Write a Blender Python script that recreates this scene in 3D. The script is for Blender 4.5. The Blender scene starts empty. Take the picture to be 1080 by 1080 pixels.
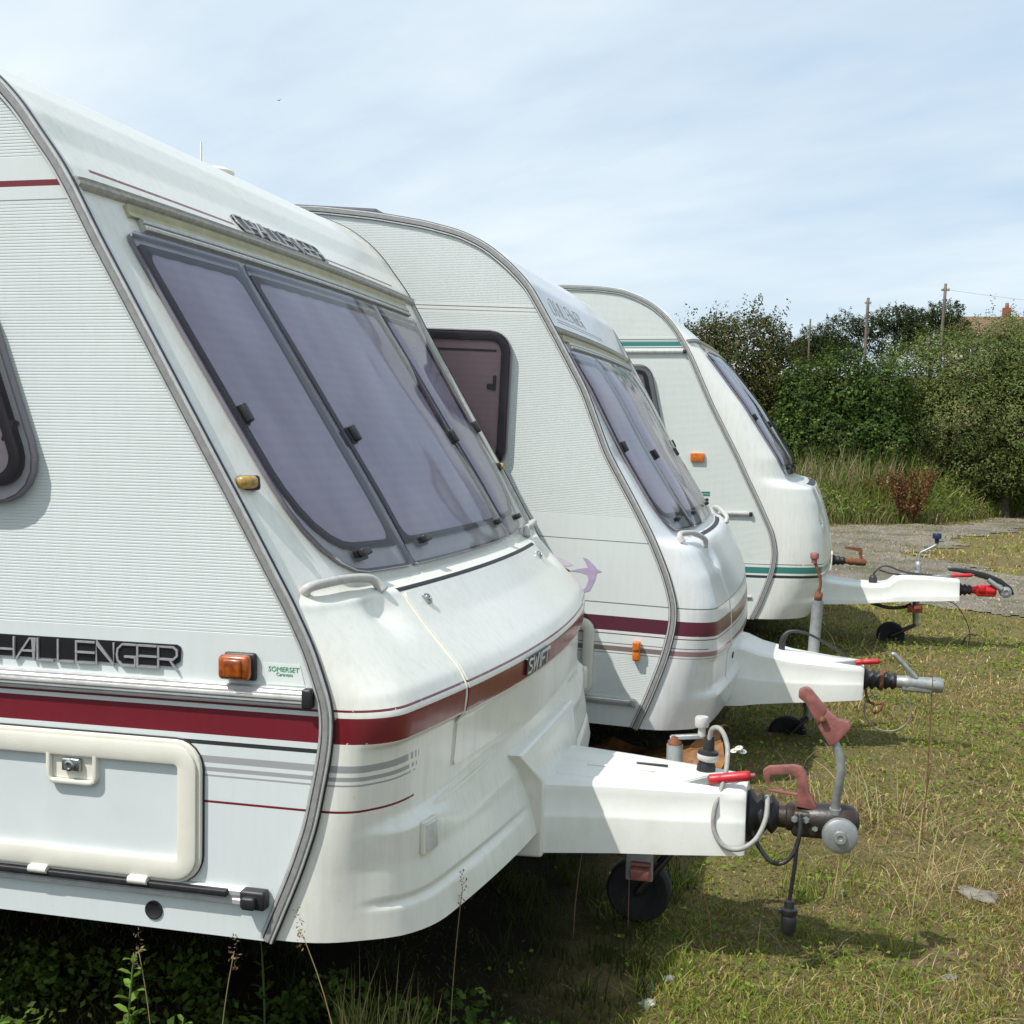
import bpy, math, random
import numpy as np
from mathutils import Vector, Matrix, noise
random.seed(7)
rng = np.random.default_rng(7)
sc = bpy.context.scene
COL = sc.collection
PI = math.pi

# ------------------------------------------------------------------ materials
def node_mat(name):
    m = bpy.data.materials.new(name); m.use_nodes = True
    nt = m.node_tree
    b = nt.nodes['Principled BSDF']
    return m, nt, b

def N(nt, typ, **kw):
    n = nt.nodes.new(typ)
    for k, v in kw.items(): setattr(n, k, v)
    return n

def mth(nt, op, a, b=None, c=None):
    n = nt.nodes.new('ShaderNodeMath'); n.operation = op
    for i, v in enumerate((a, b, c)):
        if v is None: continue
        if isinstance(v, (int, float)): n.inputs[i].default_value = v
        else: nt.links.new(v, n.inputs[i])
    return n.outputs[0]

def mixc(nt, fac, a, b, mode='MIX'):
    n = nt.nodes.new('ShaderNodeMix'); n.data_type = 'RGBA'; n.blend_type = mode
    def put(sock, v):
        if isinstance(v, (int, float)): sock.default_value = v
        elif isinstance(v, tuple): sock.default_value = (*v[:3], 1)
        else: nt.links.new(v, sock)
    put(n.inputs[0], fac); put(n.inputs[6], a); put(n.inputs[7], b)
    return n.outputs[2]

def noise_tex(nt, vec, scale, detail=3, rough=.55, sx=1, sy=1, sz=1):
    mp = N(nt, 'ShaderNodeMapping'); mp.inputs['Scale'].default_value = (sx, sy, sz)
    nt.links.new(vec, mp.inputs[0])
    n = N(nt, 'ShaderNodeTexNoise'); n.inputs['Scale'].default_value = scale
    n.inputs['Detail'].default_value = detail; n.inputs['Roughness'].default_value = rough
    nt.links.new(mp.outputs[0], n.inputs['Vector'])
    return n.outputs['Fac']

def ramp(nt, fac, lo, hi):
    n = N(nt, 'ShaderNodeMapRange'); n.clamp = True
    nt.links.new(fac, n.inputs[0]); n.inputs[1].default_value = lo; n.inputs[2].default_value = hi
    return n.outputs[0]

def objco(nt): return N(nt, 'ShaderNodeTexCoord').outputs['Object']

def simple(name, col, rough=.5, metal=0., var=.12, scale=30., bump=0., bscale=200., coat=0., spec=.5, col2=None):
    m, nt, b = node_mat(name)
    co = objco(nt)
    f = noise_tex(nt, co, scale, 5)
    f = ramp(nt, f, .3, .7)
    c2 = col2 if col2 else tuple(max(0, c*(1-var*2)) for c in col)
    nt.links.new(mixc(nt, f, c2, tuple(col)), b.inputs['Base Color'])
    b.inputs['Roughness'].default_value = rough
    b.inputs['Metallic'].default_value = metal
    b.inputs['Coat Weight'].default_value = coat
    b.inputs['Specular IOR Level'].default_value = spec
    if bump:
        bn = N(nt, 'ShaderNodeBump'); bn.inputs['Strength'].default_value = 1
        bn.inputs['Distance'].default_value = bump
        nt.links.new(noise_tex(nt, co, bscale, 4), bn.inputs['Height'])
        nt.links.new(bn.outputs[0], b.inputs['Normal'])
    return m

def striped(name, base, rough, stripes, coat=.3, wear=True, bump=.0004, grime=.46, streak=6.):
    """painted panel: horizontal coachline decals at object-space heights; stripes = (z0, z1, colour, [(y0,y1),..] or None)"""
    m, nt, b = node_mat(name)
    co = objco(nt)
    sep = N(nt, 'ShaderNodeSeparateXYZ'); nt.links.new(co, sep.inputs[0])
    y, z = sep.outputs[1], sep.outputs[2]
    f = ramp(nt, noise_tex(nt, co, 3, 5), .25, .75)
    dirt = ramp(nt, noise_tex(nt, co, 9, 6, .65, streak, streak, .7), .45, .85)
    c = mixc(nt, f, tuple(v*.95 for v in base), base)
    c = mixc(nt, mth(nt, 'MULTIPLY', dirt, grime), c, (base[0]*.70, base[1]*.69, base[2]*.56))
    algae = ramp(nt, noise_tex(nt, co, 4.5, 6, .7, 1, 1, 1), .56, .80)
    c = mixc(nt, mth(nt, 'MULTIPLY', algae, grime*.9), c, (base[0]*.62, base[1]*.68, base[2]*.50))
    spk = ramp(nt, noise_tex(nt, co, 90, 2), .70, .78)
    c = mixc(nt, mth(nt, 'MULTIPLY', spk, .30), c, (base[0]*.6, base[1]*.58, base[2]*.5))
    chip = ramp(nt, noise_tex(nt, co, 60, 4, .7), .63, .68)
    for st in stripes:
        z0, z1, col = st[:3]
        mk = mth(nt, 'MULTIPLY', mth(nt, 'GREATER_THAN', z, z0), mth(nt, 'LESS_THAN', z, z1))
        if len(st) > 3 and st[3]:
            acc = None
            for (y0, y1) in st[3]:
                q = mth(nt, 'MULTIPLY', mth(nt, 'GREATER_THAN', y, y0), mth(nt, 'LESS_THAN', y, y1))
                acc = q if acc is None else mth(nt, 'MAXIMUM', acc, q)
            mk = mth(nt, 'MULTIPLY', mk, acc)
        if wear: # flaked vinyl along the edges of the stripe
            d = mth(nt, 'MINIMUM', mth(nt, 'SUBTRACT', z, z0), mth(nt, 'SUBTRACT', z1, z))
            e = mth(nt, 'LESS_THAN', d, .0035)
            mk = mth(nt, 'MULTIPLY', mk, mth(nt, 'SUBTRACT', 1, mth(nt, 'MULTIPLY', e, chip)))
        cc = mixc(nt, f, tuple(v*.88 for v in col), tuple(col))
        c = mixc(nt, mk, c, cc)
    nt.links.new(c, b.inputs['Base Color'])
    nt.links.new(mth(nt, 'ADD', rough, mth(nt, 'MULTIPLY', dirt, .12)), b.inputs['Roughness'])
    b.inputs['Coat Weight'].default_value = coat; b.inputs['Coat Roughness'].default_value = .12
    bn = N(nt, 'ShaderNodeBump'); bn.inputs['Strength'].default_value = 1; bn.inputs['Distance'].default_value = bump*4
    nt.links.new(noise_tex(nt, co, 7, 3), bn.inputs['Height']); nt.links.new(bn.outputs[0], b.inputs['Normal'])
    return m

def glass_mat(name, tint, rough=.06, haze=.12, hazecol=(.45, .42, .52), ior=1.45):
    m, nt, b = node_mat(name)
    nt.nodes.remove(b)
    out = [n for n in nt.nodes if n.type == 'OUTPUT_MATERIAL'][0]
    tr = N(nt, 'ShaderNodeBsdfTransparent'); tr.inputs[0].default_value = (*tint, 1)
    gl = N(nt, 'ShaderNodeBsdfGlossy'); gl.inputs['Roughness'].default_value = rough
    df = N(nt, 'ShaderNodeBsdfDiffuse'); df.inputs[0].default_value = (*hazecol, 1)
    co = objco(nt)
    sm = ramp(nt, noise_tex(nt, co, 2.5, 5, .6), .3, .75)
    mx0 = N(nt, 'ShaderNodeMixShader'); nt.links.new(mth(nt, 'MULTIPLY', mth(nt, 'ADD', sm, .35), haze), mx0.inputs[0])
    nt.links.new(tr.outputs[0], mx0.inputs[1]); nt.links.new(df.outputs[0], mx0.inputs[2])
    bn = N(nt, 'ShaderNodeBump'); bn.inputs['Distance'].default_value = .05; bn.inputs['Strength'].default_value = .6
    nt.links.new(noise_tex(nt, co, 2.2, 1), bn.inputs['Height'])
    nt.links.new(bn.outputs[0], gl.inputs['Normal'])
    fr = N(nt, 'ShaderNodeFresnel'); fr.inputs[0].default_value = ior
    mx = N(nt, 'ShaderNodeMixShader'); nt.links.new(fr.outputs[0], mx.inputs[0])
    nt.links.new(mx0.outputs[0], mx.inputs[1]); nt.links.new(gl.outputs[0], mx.inputs[2])
    nt.links.new(mx.outputs[0], out.inputs[0])
    return m

WHITE = (.74, .76, .735); CREAM = (.70, .685, .595)
MAROON = (.16, .008, .018); GREY = (.33, .34, .35); BLACK = (.015, .015, .017)
M = {}
M['alu'] = simple('brushed_aluminium', (.66, .66, .65), .36, .45, .1, 40)
M['alu_dull'] = simple('weathered_aluminium', (.52, .52, .50), .5, .35, .15, 60)
M['alu_mid'] = simple('grey_rail_insert', (.36, .36, .35), .45, .35, .12, 60)
M['rubber'] = simple('black_rubber', (.018, .018, .02), .55, 0, .3, 60)
M['seal'] = simple('window_seal', (.010, .009, .013), .35, 0, .2, 60)
M['cream'] = simple('aged_cream_plastic', CREAM, .42, 0, .05, 14, .0003, 300)
M['cream_channel'] = simple('yellowed_channel', (.46, .43, .27), .55, 0, .12, 20)
M['handle'] = simple('weathered_white_plastic', (.50, .49, .47), .55, 0, .1, 60, .0006, 120)
M['plasblack'] = simple('black_plastic', (.02, .02, .023), .45, 0, .2, 50)
M['curtain'] = None
M['amber'] = simple('amber_lens', (.78, .19, .012), .25, 0, .25, 70, coat=.4)
M['amber_old'] = simple('faded_amber_lens', (.55, .34, .08), .3, 0, .25, 90, coat=.4)
M['brown_lens'] = simple('dark_orange_lens', (.46, .10, .012), .25, 0, .4, 55, coat=.4)
M['clear_lens'] = simple('white_reflector', (.6, .6, .58), .3, 0, .08, 80, coat=.5)
M['chrome'] = simple('lock_metal', (.42, .43, .44), .3, .9, .1, 60)
M['galv'] = simple('galvanised_steel', (.36, .38, .38), .5, .55, .14, 45, .0005, 150)
M['dark_steel'] = simple('black_painted_steel', (.020, .021, .025), .4, .2, .3, 22, .0008, 90, col2=(.045, .028, .018))
M['rust'] = simple('rusty_steel', (.22, .085, .035), .85, 0, .3, 60, .001, 120, col2=(.09, .035, .02))
M['pink'] = simple('sun_faded_red_plastic', (.31, .105, .095), .6, 0, .1, 40, .0006, 150, col2=(.15, .06, .05))
M['red'] = simple('red_plastic', (.50, .018, .03), .4, 0, .12, 50)
M['brightred'] = simple('bright_red_paint', (.62, .015, .02), .35, 0, .2, 50, coat=.2)
M['navy'] = simple('navy_plastic', (.01, .02, .09), .4, 0, .2, 50)
M['cable_grey'] = simple('grey_cable', (.33, .33, .31), .6, 0, .15, 60)
M['cable_black'] = simple('black_cable', (.03, .03, .034), .5, 0, .2, 60)
M['wire'] = simple('bare_wire', (.33, .28, .24), .6, .3, .2, 60)
M['tyre'] = simple('tyre_rubber', (.012, .012, .013), .8, 0, .25, 25, .001, 120)
M['underside'] = simple('underside_board', (.03, .028, .025), .9, 0, .3, 6)
M['rim'] = simple('wheel_rim', (.45, .46, .47), .45, .5, .15, 20)
M['lens_dark'] = simple('smoked_hatch', (.10, .10, .13), .15, 0, .1, 20, coat=.5)
M['sticker'] = simple('clear_sticker', (.70, .74, .72), .3, 0, .03, 50)
M['green_ink'] = simple('green_ink', (.02, .30, .13), .5, 0, .1, 90)
M['purple_ink'] = simple('purple_ink', (.46, .37, .54), .5, 0, .1, 30)
M['pale_purple'] = simple('pale_lilac_ink', (.62, .58, .66), .5, 0, .06, 30)
M['maroon'] = simple('maroon_vinyl', MAROON, .4, 0, .2, 40)
M['badge_grey'] = simple('badge_satin_grey', (.42, .42, .43), .4, .3, .1, 60)
M['badge_black'] = simple('badge_black', (.012, .012, .014), .35, 0, .1, 60)
M['badge_white'] = simple('badge_silver', (.62, .64, .66), .35, .3, .05, 60)

def curtain_mat(name, c1, c2):
    m, nt, b = node_mat(name)
    co = objco(nt)
    f = noise_tex(nt, co, 2.2, 3, .5, 2.2, 2.2, .6)
    f2 = noise_tex(nt, co, 160, 3, .6, 1, 1, 1)
    c = mixc(nt, ramp(nt, f, .3, .7), c2, c1)
    c = mixc(nt, mth(nt, 'MULTIPLY', ramp(nt, f2, .4, .7), .10), c, tuple(v*.6 for v in c1))
    wv = N(nt, 'ShaderNodeTexWave'); wv.bands_direction = 'Z'; wv.inputs['Scale'].default_value = 12; wv.inputs['Distortion'].default_value = .6; wv.inputs['Detail'].default_value = 1
    nt.links.new(co, wv.inputs[0]); c = mixc(nt, mth(nt, 'MULTIPLY', wv.outputs[1], .10), c, tuple(v*.45 for v in c1))
    nt.links.new(c, b.inputs['Base Color']); b.inputs['Roughness'].default_value = .9
    return m
M['curtain'] = curtain_mat('lilac_blind', (.68, .62, .67), (.47, .43, .48))
M['curtain_mauve'] = curtain_mat('mauve_blind', (.50, .38, .39), (.38, .29, .30))
M['curtain_pink'] = curtain_mat('dusty_pink_blind', (.76, .66, .69), (.58, .50, .54))
M['pane'] = glass_mat('tinted_acrylic', (.80, .79, .85), haze=.05, ior=1.31)
M['pane_side'] = glass_mat('side_acrylic', (.93, .90, .92), haze=.03, ior=1.3)

# ------------------------------------------------------------------ mesh helpers
def link(o, parent=None):
    COL.objects.link(o)
    if parent is not None: o.parent = parent
    return o

def tag(o, label=None, cat=None, group=None, kind=None):
    if label: o['label'] = label
    if cat: o['category'] = cat
    if group: o['group'] = group
    if kind: o['kind'] = kind
    return o

class MB:
    def __init__(s): s.v = []; s.f = []; s.m = []; s.sm = []
    def add(s, vs, fs, mi=0, smooth=True):
        o = len(s.v); s.v += [tuple(p) for p in vs]
        for f in fs: s.f.append(tuple(i+o for i in f)); s.m.append(mi); s.sm.append(smooth)
        return s
    def box(s, c, d, rot=None, mi=0, bev=0.0):
        cx, cy, cz = c; dx, dy, dz = [k/2 for k in d]
        R = rot if rot is not None else Matrix.Identity(3)
        if bev <= 0:
            vs = [(x*dx, y*dy, z*dz) for x in (-1, 1) for y in (-1, 1) for z in (-1, 1)]
            fs = [(0,1,3,2),(4,6,7,5),(0,4,5,1),(2,3,7,6),(0,2,6,4),(1,5,7,3)]
            return s.add([Vector(c)+R@Vector(p) for p in vs], fs, mi, False)
        # bevelled box: rounded rectangle section in local xy, chamfered in z
        b = min(bev, dx*.95, dy*.95, dz*.95)
        def ring(ix, z):
            pts = []
            for (sx, sy, a0) in ((1,1,0),(-1,1,90),(-1,-1,180),(1,-1,270)):
                for k in range(4):
                    a = math.radians(a0+k*30)
                    pts.append(((dx-b)*sx+(b-ix)*math.cos(a), (dy-b)*sy+(b-ix)*math.sin(a), z))
            return pts
        rings = []
        for k in range(4):
            a = math.radians(90-30*k); rings.append(ring(b*(1-math.cos(a)), -dz+b*(1-math.sin(a))))
        rings = rings
        for k in range(4):
            a = math.radians(30*k); rings.append(ring(b*(1-math.cos(a)), dz-b*(1-math.sin(a))))
        n = 16; vs = [Vector(c)+R@Vector(p) for r in rings for p in r]
        fs = []
        for r in range(len(rings)-1):
            for i in range(n): j = (i+1) % n; fs.append((r*n+i, r*n+j, (r+1)*n+j, (r+1)*n+i))
        fs.append(tuple(reversed(range(n)))); fs.append(tuple((len(rings)-1)*n+i for i in range(n)))
        return s.add(vs, fs, mi, True)
    def tube(s, pts, r, n=10, mi=0, sub=6, cap=True, smoothpath=True):
        P = [Vector(p) for p in pts]
        rs = r if isinstance(r, (list, tuple)) else [r]*len(P)
        if smoothpath and len(P) > 2:
            Q = []; RR = []
            for i in range(len(P)-1):
                p0 = P[max(i-1, 0)]; p1 = P[i]; p2 = P[i+1]; p3 = P[min(i+2, len(P)-1)]
                for k in range(sub):
                    t = k/sub
                    Q.append(.5*((2*p1)+(p2-p0)*t+(2*p0-5*p1+4*p2-p3)*t*t+(3*p1-p0-3*p2+p3)*t**3))
                    RR.append(rs[i]*(1-t)+rs[i+1]*t)
            Q.append(P[-1]); RR.append(rs[-1]); P, rs = Q, RR
        vs = []; fs = []
        T = (P[1]-P[0]).normalized()
        up = Vector((0, 0, 1)) if abs(T.z) < .9 else Vector((1, 0, 0))
        nrm = (up-T*up.dot(T)).normalized()
        for i, p in enumerate(P):
            if i: T = (P[min(i+1, len(P)-1)]-P[i-1]).normalized()
            nrm = (nrm-T*nrm.dot(T)).normalized(); bi = T.cross(nrm)
            for k in range(n):
                a = 2*PI*k/n; vs.append(p+(nrm*math.cos(a)+bi*math.sin(a))*rs[i])
        for i in range(len(P)-1):
            for k in range(n): j = (k+1) % n; fs.append((i*n+k, i*n+j, (i+1)*n+j, (i+1)*n+k))
        if cap: fs.append(tuple(reversed(range(n)))); fs.append(tuple((len(P)-1)*n+k for k in range(n)))
        return s.add(vs, fs, mi, True)
    def lathe(s, o, axis, prof, n=24, mi=0):
        """prof: (radius, distance along axis)"""
        o = Vector(o); A = Vector(axis).normalized()
        up = Vector((0, 0, 1)) if abs(A.z) < .9 else Vector((1, 0, 0))
        e1 = (up-A*up.dot(A)).normalized(); e2 = A.cross(e1)
        vs = []; fs = []
        for (r, h) in prof:
            for k in range(n):
                a = 2*PI*k/n; vs.append(o+A*h+(e1*math.cos(a)+e2*math.sin(a))*max(r, 1e-5))
        for i in range(len(prof)-1):
            for k in range(n): j = (k+1) % n; fs.append((i*n+k, i*n+j, (i+1)*n+j, (i+1)*n+k))
        return s.add(vs, fs, mi, True)
    def prism(s, pts2, mapf, mi=0):
        """closed 2-D outline extruded between mapf(p,0) and mapf(p,1)"""
        n = len(pts2)
        vs = [mapf(p, 0) for p in pts2]+[mapf(p, 1) for p in pts2]
        fs = [tuple(range(n)), tuple(reversed(range(n, 2*n)))]+[(i, (i+1) % n, n+(i+1) % n, n+i) for i in range(n)]
        return s.add(vs, fs, mi, False)
    def build(s, name, mats, parent=None, auto=None, recalc=True):
        me = bpy.data.meshes.new(name)
        me.from_pydata(s.v, [], s.f)
        if not isinstance(mats, (list, tuple)): mats = [mats]
        for m in mats: me.materials.append(m)
        me.polygons.foreach_set('material_index', s.m)
        me.polygons.foreach_set('use_smooth', s.sm)
        me.update()
        if recalc:
            import bmesh
            bm = bmesh.new(); bm.from_mesh(me); bmesh.ops.recalc_face_normals(bm, faces=bm.faces)
            if auto is not None:
                for e in bm.edges:
                    if len(e.link_faces) == 2 and e.calc_face_angle(0) > math.radians(auto): e.smooth = False
            bm.to_mesh(me); bm.free()
        o = bpy.data.objects.new(name, me)
        return link(o, parent)

def empty(name, loc=(0, 0, 0), rot=(0, 0, 0), parent=None):
    o = bpy.data.objects.new(name, None); o.location = loc; o.rotation_euler = rot; o.empty_display_size = .2
    return link(o, parent)

def rpoly(corners, radii, inset=0., seg=7):
    """rounded polygon (ccw corners), inset inward, constant vertex count"""
    n = len(corners); C = [Vector(c) for c in corners]
    area = sum(C[i].x*C[(i+1) % n].y-C[(i+1) % n].x*C[i].y for i in range(n))
    sgn = 1 if area > 0 else -1
    off = []
    for i in range(n):
        p0, p1, p2 = C[i-1], C[i], C[(i+1) % n]
        d1 = (p1-p0).normalized(); d2 = (p2-p1).normalized()
        n1 = Vector((-d1.y, d1.x))*sgn; n2 = Vector((-d2.y, d2.x))*sgn
        k = inset/(1+n1.dot(n2))
        off.append(p1+(n1+n2)*k)
    out = []
    for i in range(n):
        p0, p1, p2 = off[i-1], off[i], off[(i+1) % n]
        r = max(radii[i]-inset, .006) if radii[i] > 0 else 0.0005
        d1 = (p0-p1).normalized(); d2 = (p2-p1).normalized()
        ang = math.acos(max(-1, min(1, d1.dot(d2))))
        t = r/math.tan(ang/2); t = min(t, (p0-p1).length*.49, (p2-p1).length*.49)
        r = t*math.tan(ang/2)
        a = p1+d1*t; b = p1+d2*t
        for k in range(seg):
            u = k/(seg-1)  # arc approximated by a quadratic curve, close to circular
            w = 1/math.sqrt(2)*1.0
            q = ((1-u)**2*a+2*u*(1-u)*w*p1+u*u*b)/((1-u)**2+2*u*(1-u)*w+u*u)
            out.append((q.x, q.y))
    return out

def densify(pts, step):
    out = []
    n = len(pts)
    for i in range(n):
        a = pts[i]; b = pts[(i+1) % n]
        d = math.hypot(a[0]-b[0], a[1]-b[1]); k = max(1, int(math.ceil(d/step)))
        for j in range(k): out.append((a[0]+(b[0]-a[0])*j/k, a[1]+(b[1]-a[1])*j/k))
    return out

def densify_pair(A, B, step):
    oa, ob = [], []
    n = len(A)
    for i in range(n):
        a, a2, b, b2 = A[i], A[(i+1) % n], B[i], B[(i+1) % n]
        k = max(1, int(math.ceil(math.hypot(a[0]-a2[0], a[1]-a2[1])/step)))
        for j in range(k):
            t = j/k
            oa.append((a[0]+(a2[0]-a[0])*t, a[1]+(a2[1]-a[1])*t)); ob.append((b[0]+(b2[0]-b[0])*t, b[1]+(b2[1]-b[1])*t))
    return oa, ob

def patch(mb, outline, mapf, h, step=.04, thick=0., rings=8, mi=0, hf=None, bulge=0.):
    """filled star-shaped outline laid on a surface: mapf(a,b,h)->point"""
    O = densify(outline, step); n = len(O)
    cx = sum(p[0] for p in O)/n; cy = sum(p[1] for p in O)/n
    vs = []; fs = []
    for r in range(rings):
        k = 1-r/rings
        for p in O:
            a, b = cx+(p[0]-cx)*k, cy+(p[1]-cy)*k
            vs.append(mapf(a, b, h+(hf(a, b) if hf else 0)+bulge*(1-k**9)))
    vs.append(mapf(cx, cy, h+(hf(cx, cy) if hf else 0)+bulge))
    for r in range(rings-1):
        for i in range(n): j = (i+1) % n; fs.append((r*n+i, r*n+j, (r+1)*n+j, (r+1)*n+i))
    c = rings*n
    for i in range(n): fs.append(((rings-1)*n+i, (rings-1)*n+(i+1) % n, c))
    mb.add(vs, fs, mi, True)
    if thick:
        vs2 = [mapf(p[0], p[1], h) for p in O]+[mapf(p[0], p[1], h-thick) for p in O]
        mb.add(vs2, [(i, (i+1) % n, n+(i+1) % n, n+i) for i in range(n)], mi, True)
    return mb

def band(mb, A, B, mapf, h, hb=0., step=.04, mi=0, drop=.004):
    """raised flat frame between outlines A (outer) and B (inner)"""
    A, B = densify_pair(A, B, step); n = len(A)
    rows = [[mapf(*p, hb) for p in A], [mapf(*p, h-drop*.3) for p in A]]
    A2 = [(a[0]*.88+b[0]*.12, a[1]*.88+b[1]*.12) for a, b in zip(A, B)]
    B2 = [(a[0]*.12+b[0]*.88, a[1]*.12+b[1]*.88) for a, b in zip(A, B)]
    rows += [[mapf(*p, h) for p in A2], [mapf(*p, h) for p in B2], [mapf(*p, h-drop*.3) for p in B], [mapf(*p, hb) for p in B]]
    vs = [p for r in rows for p in r]; fs = []
    for r in range(len(rows)-1):
        for i in range(n): j = (i+1) % n; fs.append((r*n+i, r*n+j, (r+1)*n+j, (r+1)*n+i))
    return mb.add(vs, fs, mi, True)

def sweep(mb, pts, ns, bs, sect, mi=0, closed_sect=True, smooth=False):
    """section (a,b) placed at p + n*a + b*b"""
    k = len(sect); vs = []; fs = []
    for p, n_, b_ in zip(pts, ns, bs):
        for (a, b) in sect: vs.append(Vector(p)+Vector(n_)*a+Vector(b_)*b)
    for i in range(len(pts)-1):
        for j in range(k if closed_sect else k-1): q = (j+1) % k; fs.append((i*k+j, i*k+q, (i+1)*k+q, (i+1)*k+j))
    if closed_sect: fs.append(tuple(reversed(range(k)))); fs.append(tuple((len(pts)-1)*k+j for j in range(k)))
    return mb.add(vs, fs, mi, smooth)

GLY = {'C': [[(1,0),(.3,0),(.05,.22),(0,.5),(.05,.78),(.3,1),(1,1)]],
 'H': [[(0,0),(0,1)],[(1,0),(1,1)],[(0,.42),(1,.42)]],
 'A': [[(0,0),(.75,1),(1,1),(1,0)],[(.3,.4),(1,.4)]],
 'L': [[(.1,1),(.1,0),(.95,0)]],
 'E': [[(0,1),(0,0),(1,0)],[(0,1),(1,1)],[(0,.5),(1,.5)]],
 'N': [[(0,0),(0,1),(.95,0),(.95,1)]],
 'G': [[(1,1),(.3,1),(.05,.78),(0,.5),(.05,.22),(.3,0),(1,0),(1,.42),(.45,.42)]],
 'R': [[(0,0),(0,1),(.8,1),(1,.85),(1,.6),(.8,.42),(0,.42)],[(.6,.42),(1,-.08)]],
 'S': [[(1,.95),(.25,1),(.02,.75),(.3,.53),(.75,.47),(1,.25),(.75,0),(0,.04)]],
 'W': [[(0,1),(.2,0),(.5,.8),(.75,0),(1.05,1)]],
 'I': [[(.5,0),(.5,1)]],
 'F': [[(.05,0),(.05,1),(1,1)],[(.05,.5),(.8,.5)]],
 'T': [[(.5,0),(.5,1)],[(-.05,1),(1.05,1)]]}
def lettering(mb, text, mapf, x0, z0, pitch, w, ht, sw, h0, h1, slant=0., mi=0, widths=None):
    x = x0; q_ = 0; H1 = h1
    for ch in text:
        ww = w*(widths.get(ch, 1) if widths else 1); pp = pitch*(widths.get(ch, 1) if widths else 1)
        for pl in GLY.get(ch, []):
            q_ += 1; h1 = H1+.0004*(q_ % 4)
            P = [Vector((x+a*ww+slant*b*ht, z0+b*ht)) for a, b in pl]
            L = []; Rr = []
            for i, p in enumerate(P):
                d = (P[min(i+1, len(P)-1)]-P[max(i-1, 0)]).normalized(); q = Vector((-d.y, d.x))
                k = 1.
                if 0 < i < len(P)-1:
                    d1 = (P[i]-P[i-1]).normalized(); k = 1/max(.35, d1.dot(d))
                e = Vector((0, 0))
                if i == 0: e = -d*sw*.5
                if i == len(P)-1: e = d*sw*.5
                L.append(p+e+q*sw*.5*k); Rr.append(p+e-q*sw*.5*k)
            n = len(P); vs = []
            for hh in (h0, h1): vs += [mapf(p.x, p.y, hh) for p in L]+[mapf(p.x, p.y, hh) for p in Rr]
            fs = []
            for i in range(n-1):
                fs += [(2*n+i, 2*n+i+1, 3*n+i+1, 3*n+i), (i, i+1, 2*n+i+1, 2*n+i), (n+i, 3*n+i, 3*n+i+1, n+i+1)]
            fs += [(0, 2*n, 3*n, n), (n-1, 2*n-1, 4*n-1, 3*n-1)]
            mb.add(vs, fs, mi, False)
        x += pp
    return x
# ------------------------------------------------------------------ caravans
def sstep(a, b, x):
    t = min(1, max(0, (x-a)/(b-a))); return t*t*(3-2*t)

class Shell:
    """wrap-around moulded skin (front panel, roof, rear) between the two side panels"""
    def __init__(s, knots, W, disp=None, step=.008, smooth=2):
        s.W = W; s.disp = disp
        K = np.array(knots, float)
        d = np.r_[0, np.cumsum(np.maximum(np.hypot(*np.diff(K[:, :2], axis=0).T), np.hypot(*np.diff(K[:, 2:4], axis=0).T)))]
        n = int(d[-1]/step); q = np.linspace(0, d[-1], n)
        A = np.array([np.interp(q, d, K[:, i]) for i in range(6)]).T
        for _ in range(smooth):
            B = A.copy(); B[1:-1] = (A[:-2]+2*A[1:-1]+A[2:])/4; A = B
        # the side outline itself is a smooth curve: smooth it further
        for _ in range(30):
            B = A.copy(); B[1:-1, :2] = (A[:-2, :2]+2*A[1:-1, :2]+A[2:, :2])/4; A = B
        s.A = A; s.n = n
        zi = A[:, 3]; s.top = int(np.argmax(zi > zi.max()-.004))
        s.rear0 = int(np.where(zi > zi.max()-.004)[0][-1])
    def u(s, w): return float(np.interp(w, s.A[:s.top+1, 3], np.arange(s.top+1)))
    def raw(s, u, v):
        i = min(max(int(u), 0), s.n-2); f = u-i
        a = s.A[i]*(1-f)+s.A[i+1]*f
        vv = min(v, s.W-v); vv = max(vv, 0)
        c = 1-(1-min(vv/a[5], 1))**2.4; c = c**(1/2.4)
        q = ((v-s.W/2)/(s.W/2))**2
        x = a[0]+(a[2]-a[4]*q-a[0])*c; z = a[1]+(a[3]-a[1])*c
        if s.disp and i < s.top: x += s.disp(v, z, vv)*c
        return Vector((x, v, z))
    def normal(s, u, v):
        e = .004; v0 = max(v-e, 0.0005); v1 = min(v+e, s.W-.0005)
        dv = s.raw(u, v1)-s.raw(u, v0); du = s.raw(u+1, v)-s.raw(u-1, v)
        return dv.cross(du).normalized()
    def P(s, v, w, h=0.):
        u = s.u(w); p = s.raw(u, v)
        return p+s.normal(u, v)*h if h else p
    def side_x(s, z, rear=False):
        k = int(np.argmax(s.A[:, 1] > s.A[:, 1].max()-.003))
        kk = int(np.where(s.A[:, 1] > s.A[:, 1].max()-.003)[0][-1])
        if rear: return float(np.interp(z, s.A[kk:, 1][::-1], s.A[kk:, 0][::-1]))
        return float(np.interp(z, s.A[:k+1, 1], s.A[:k+1, 0]))

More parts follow.
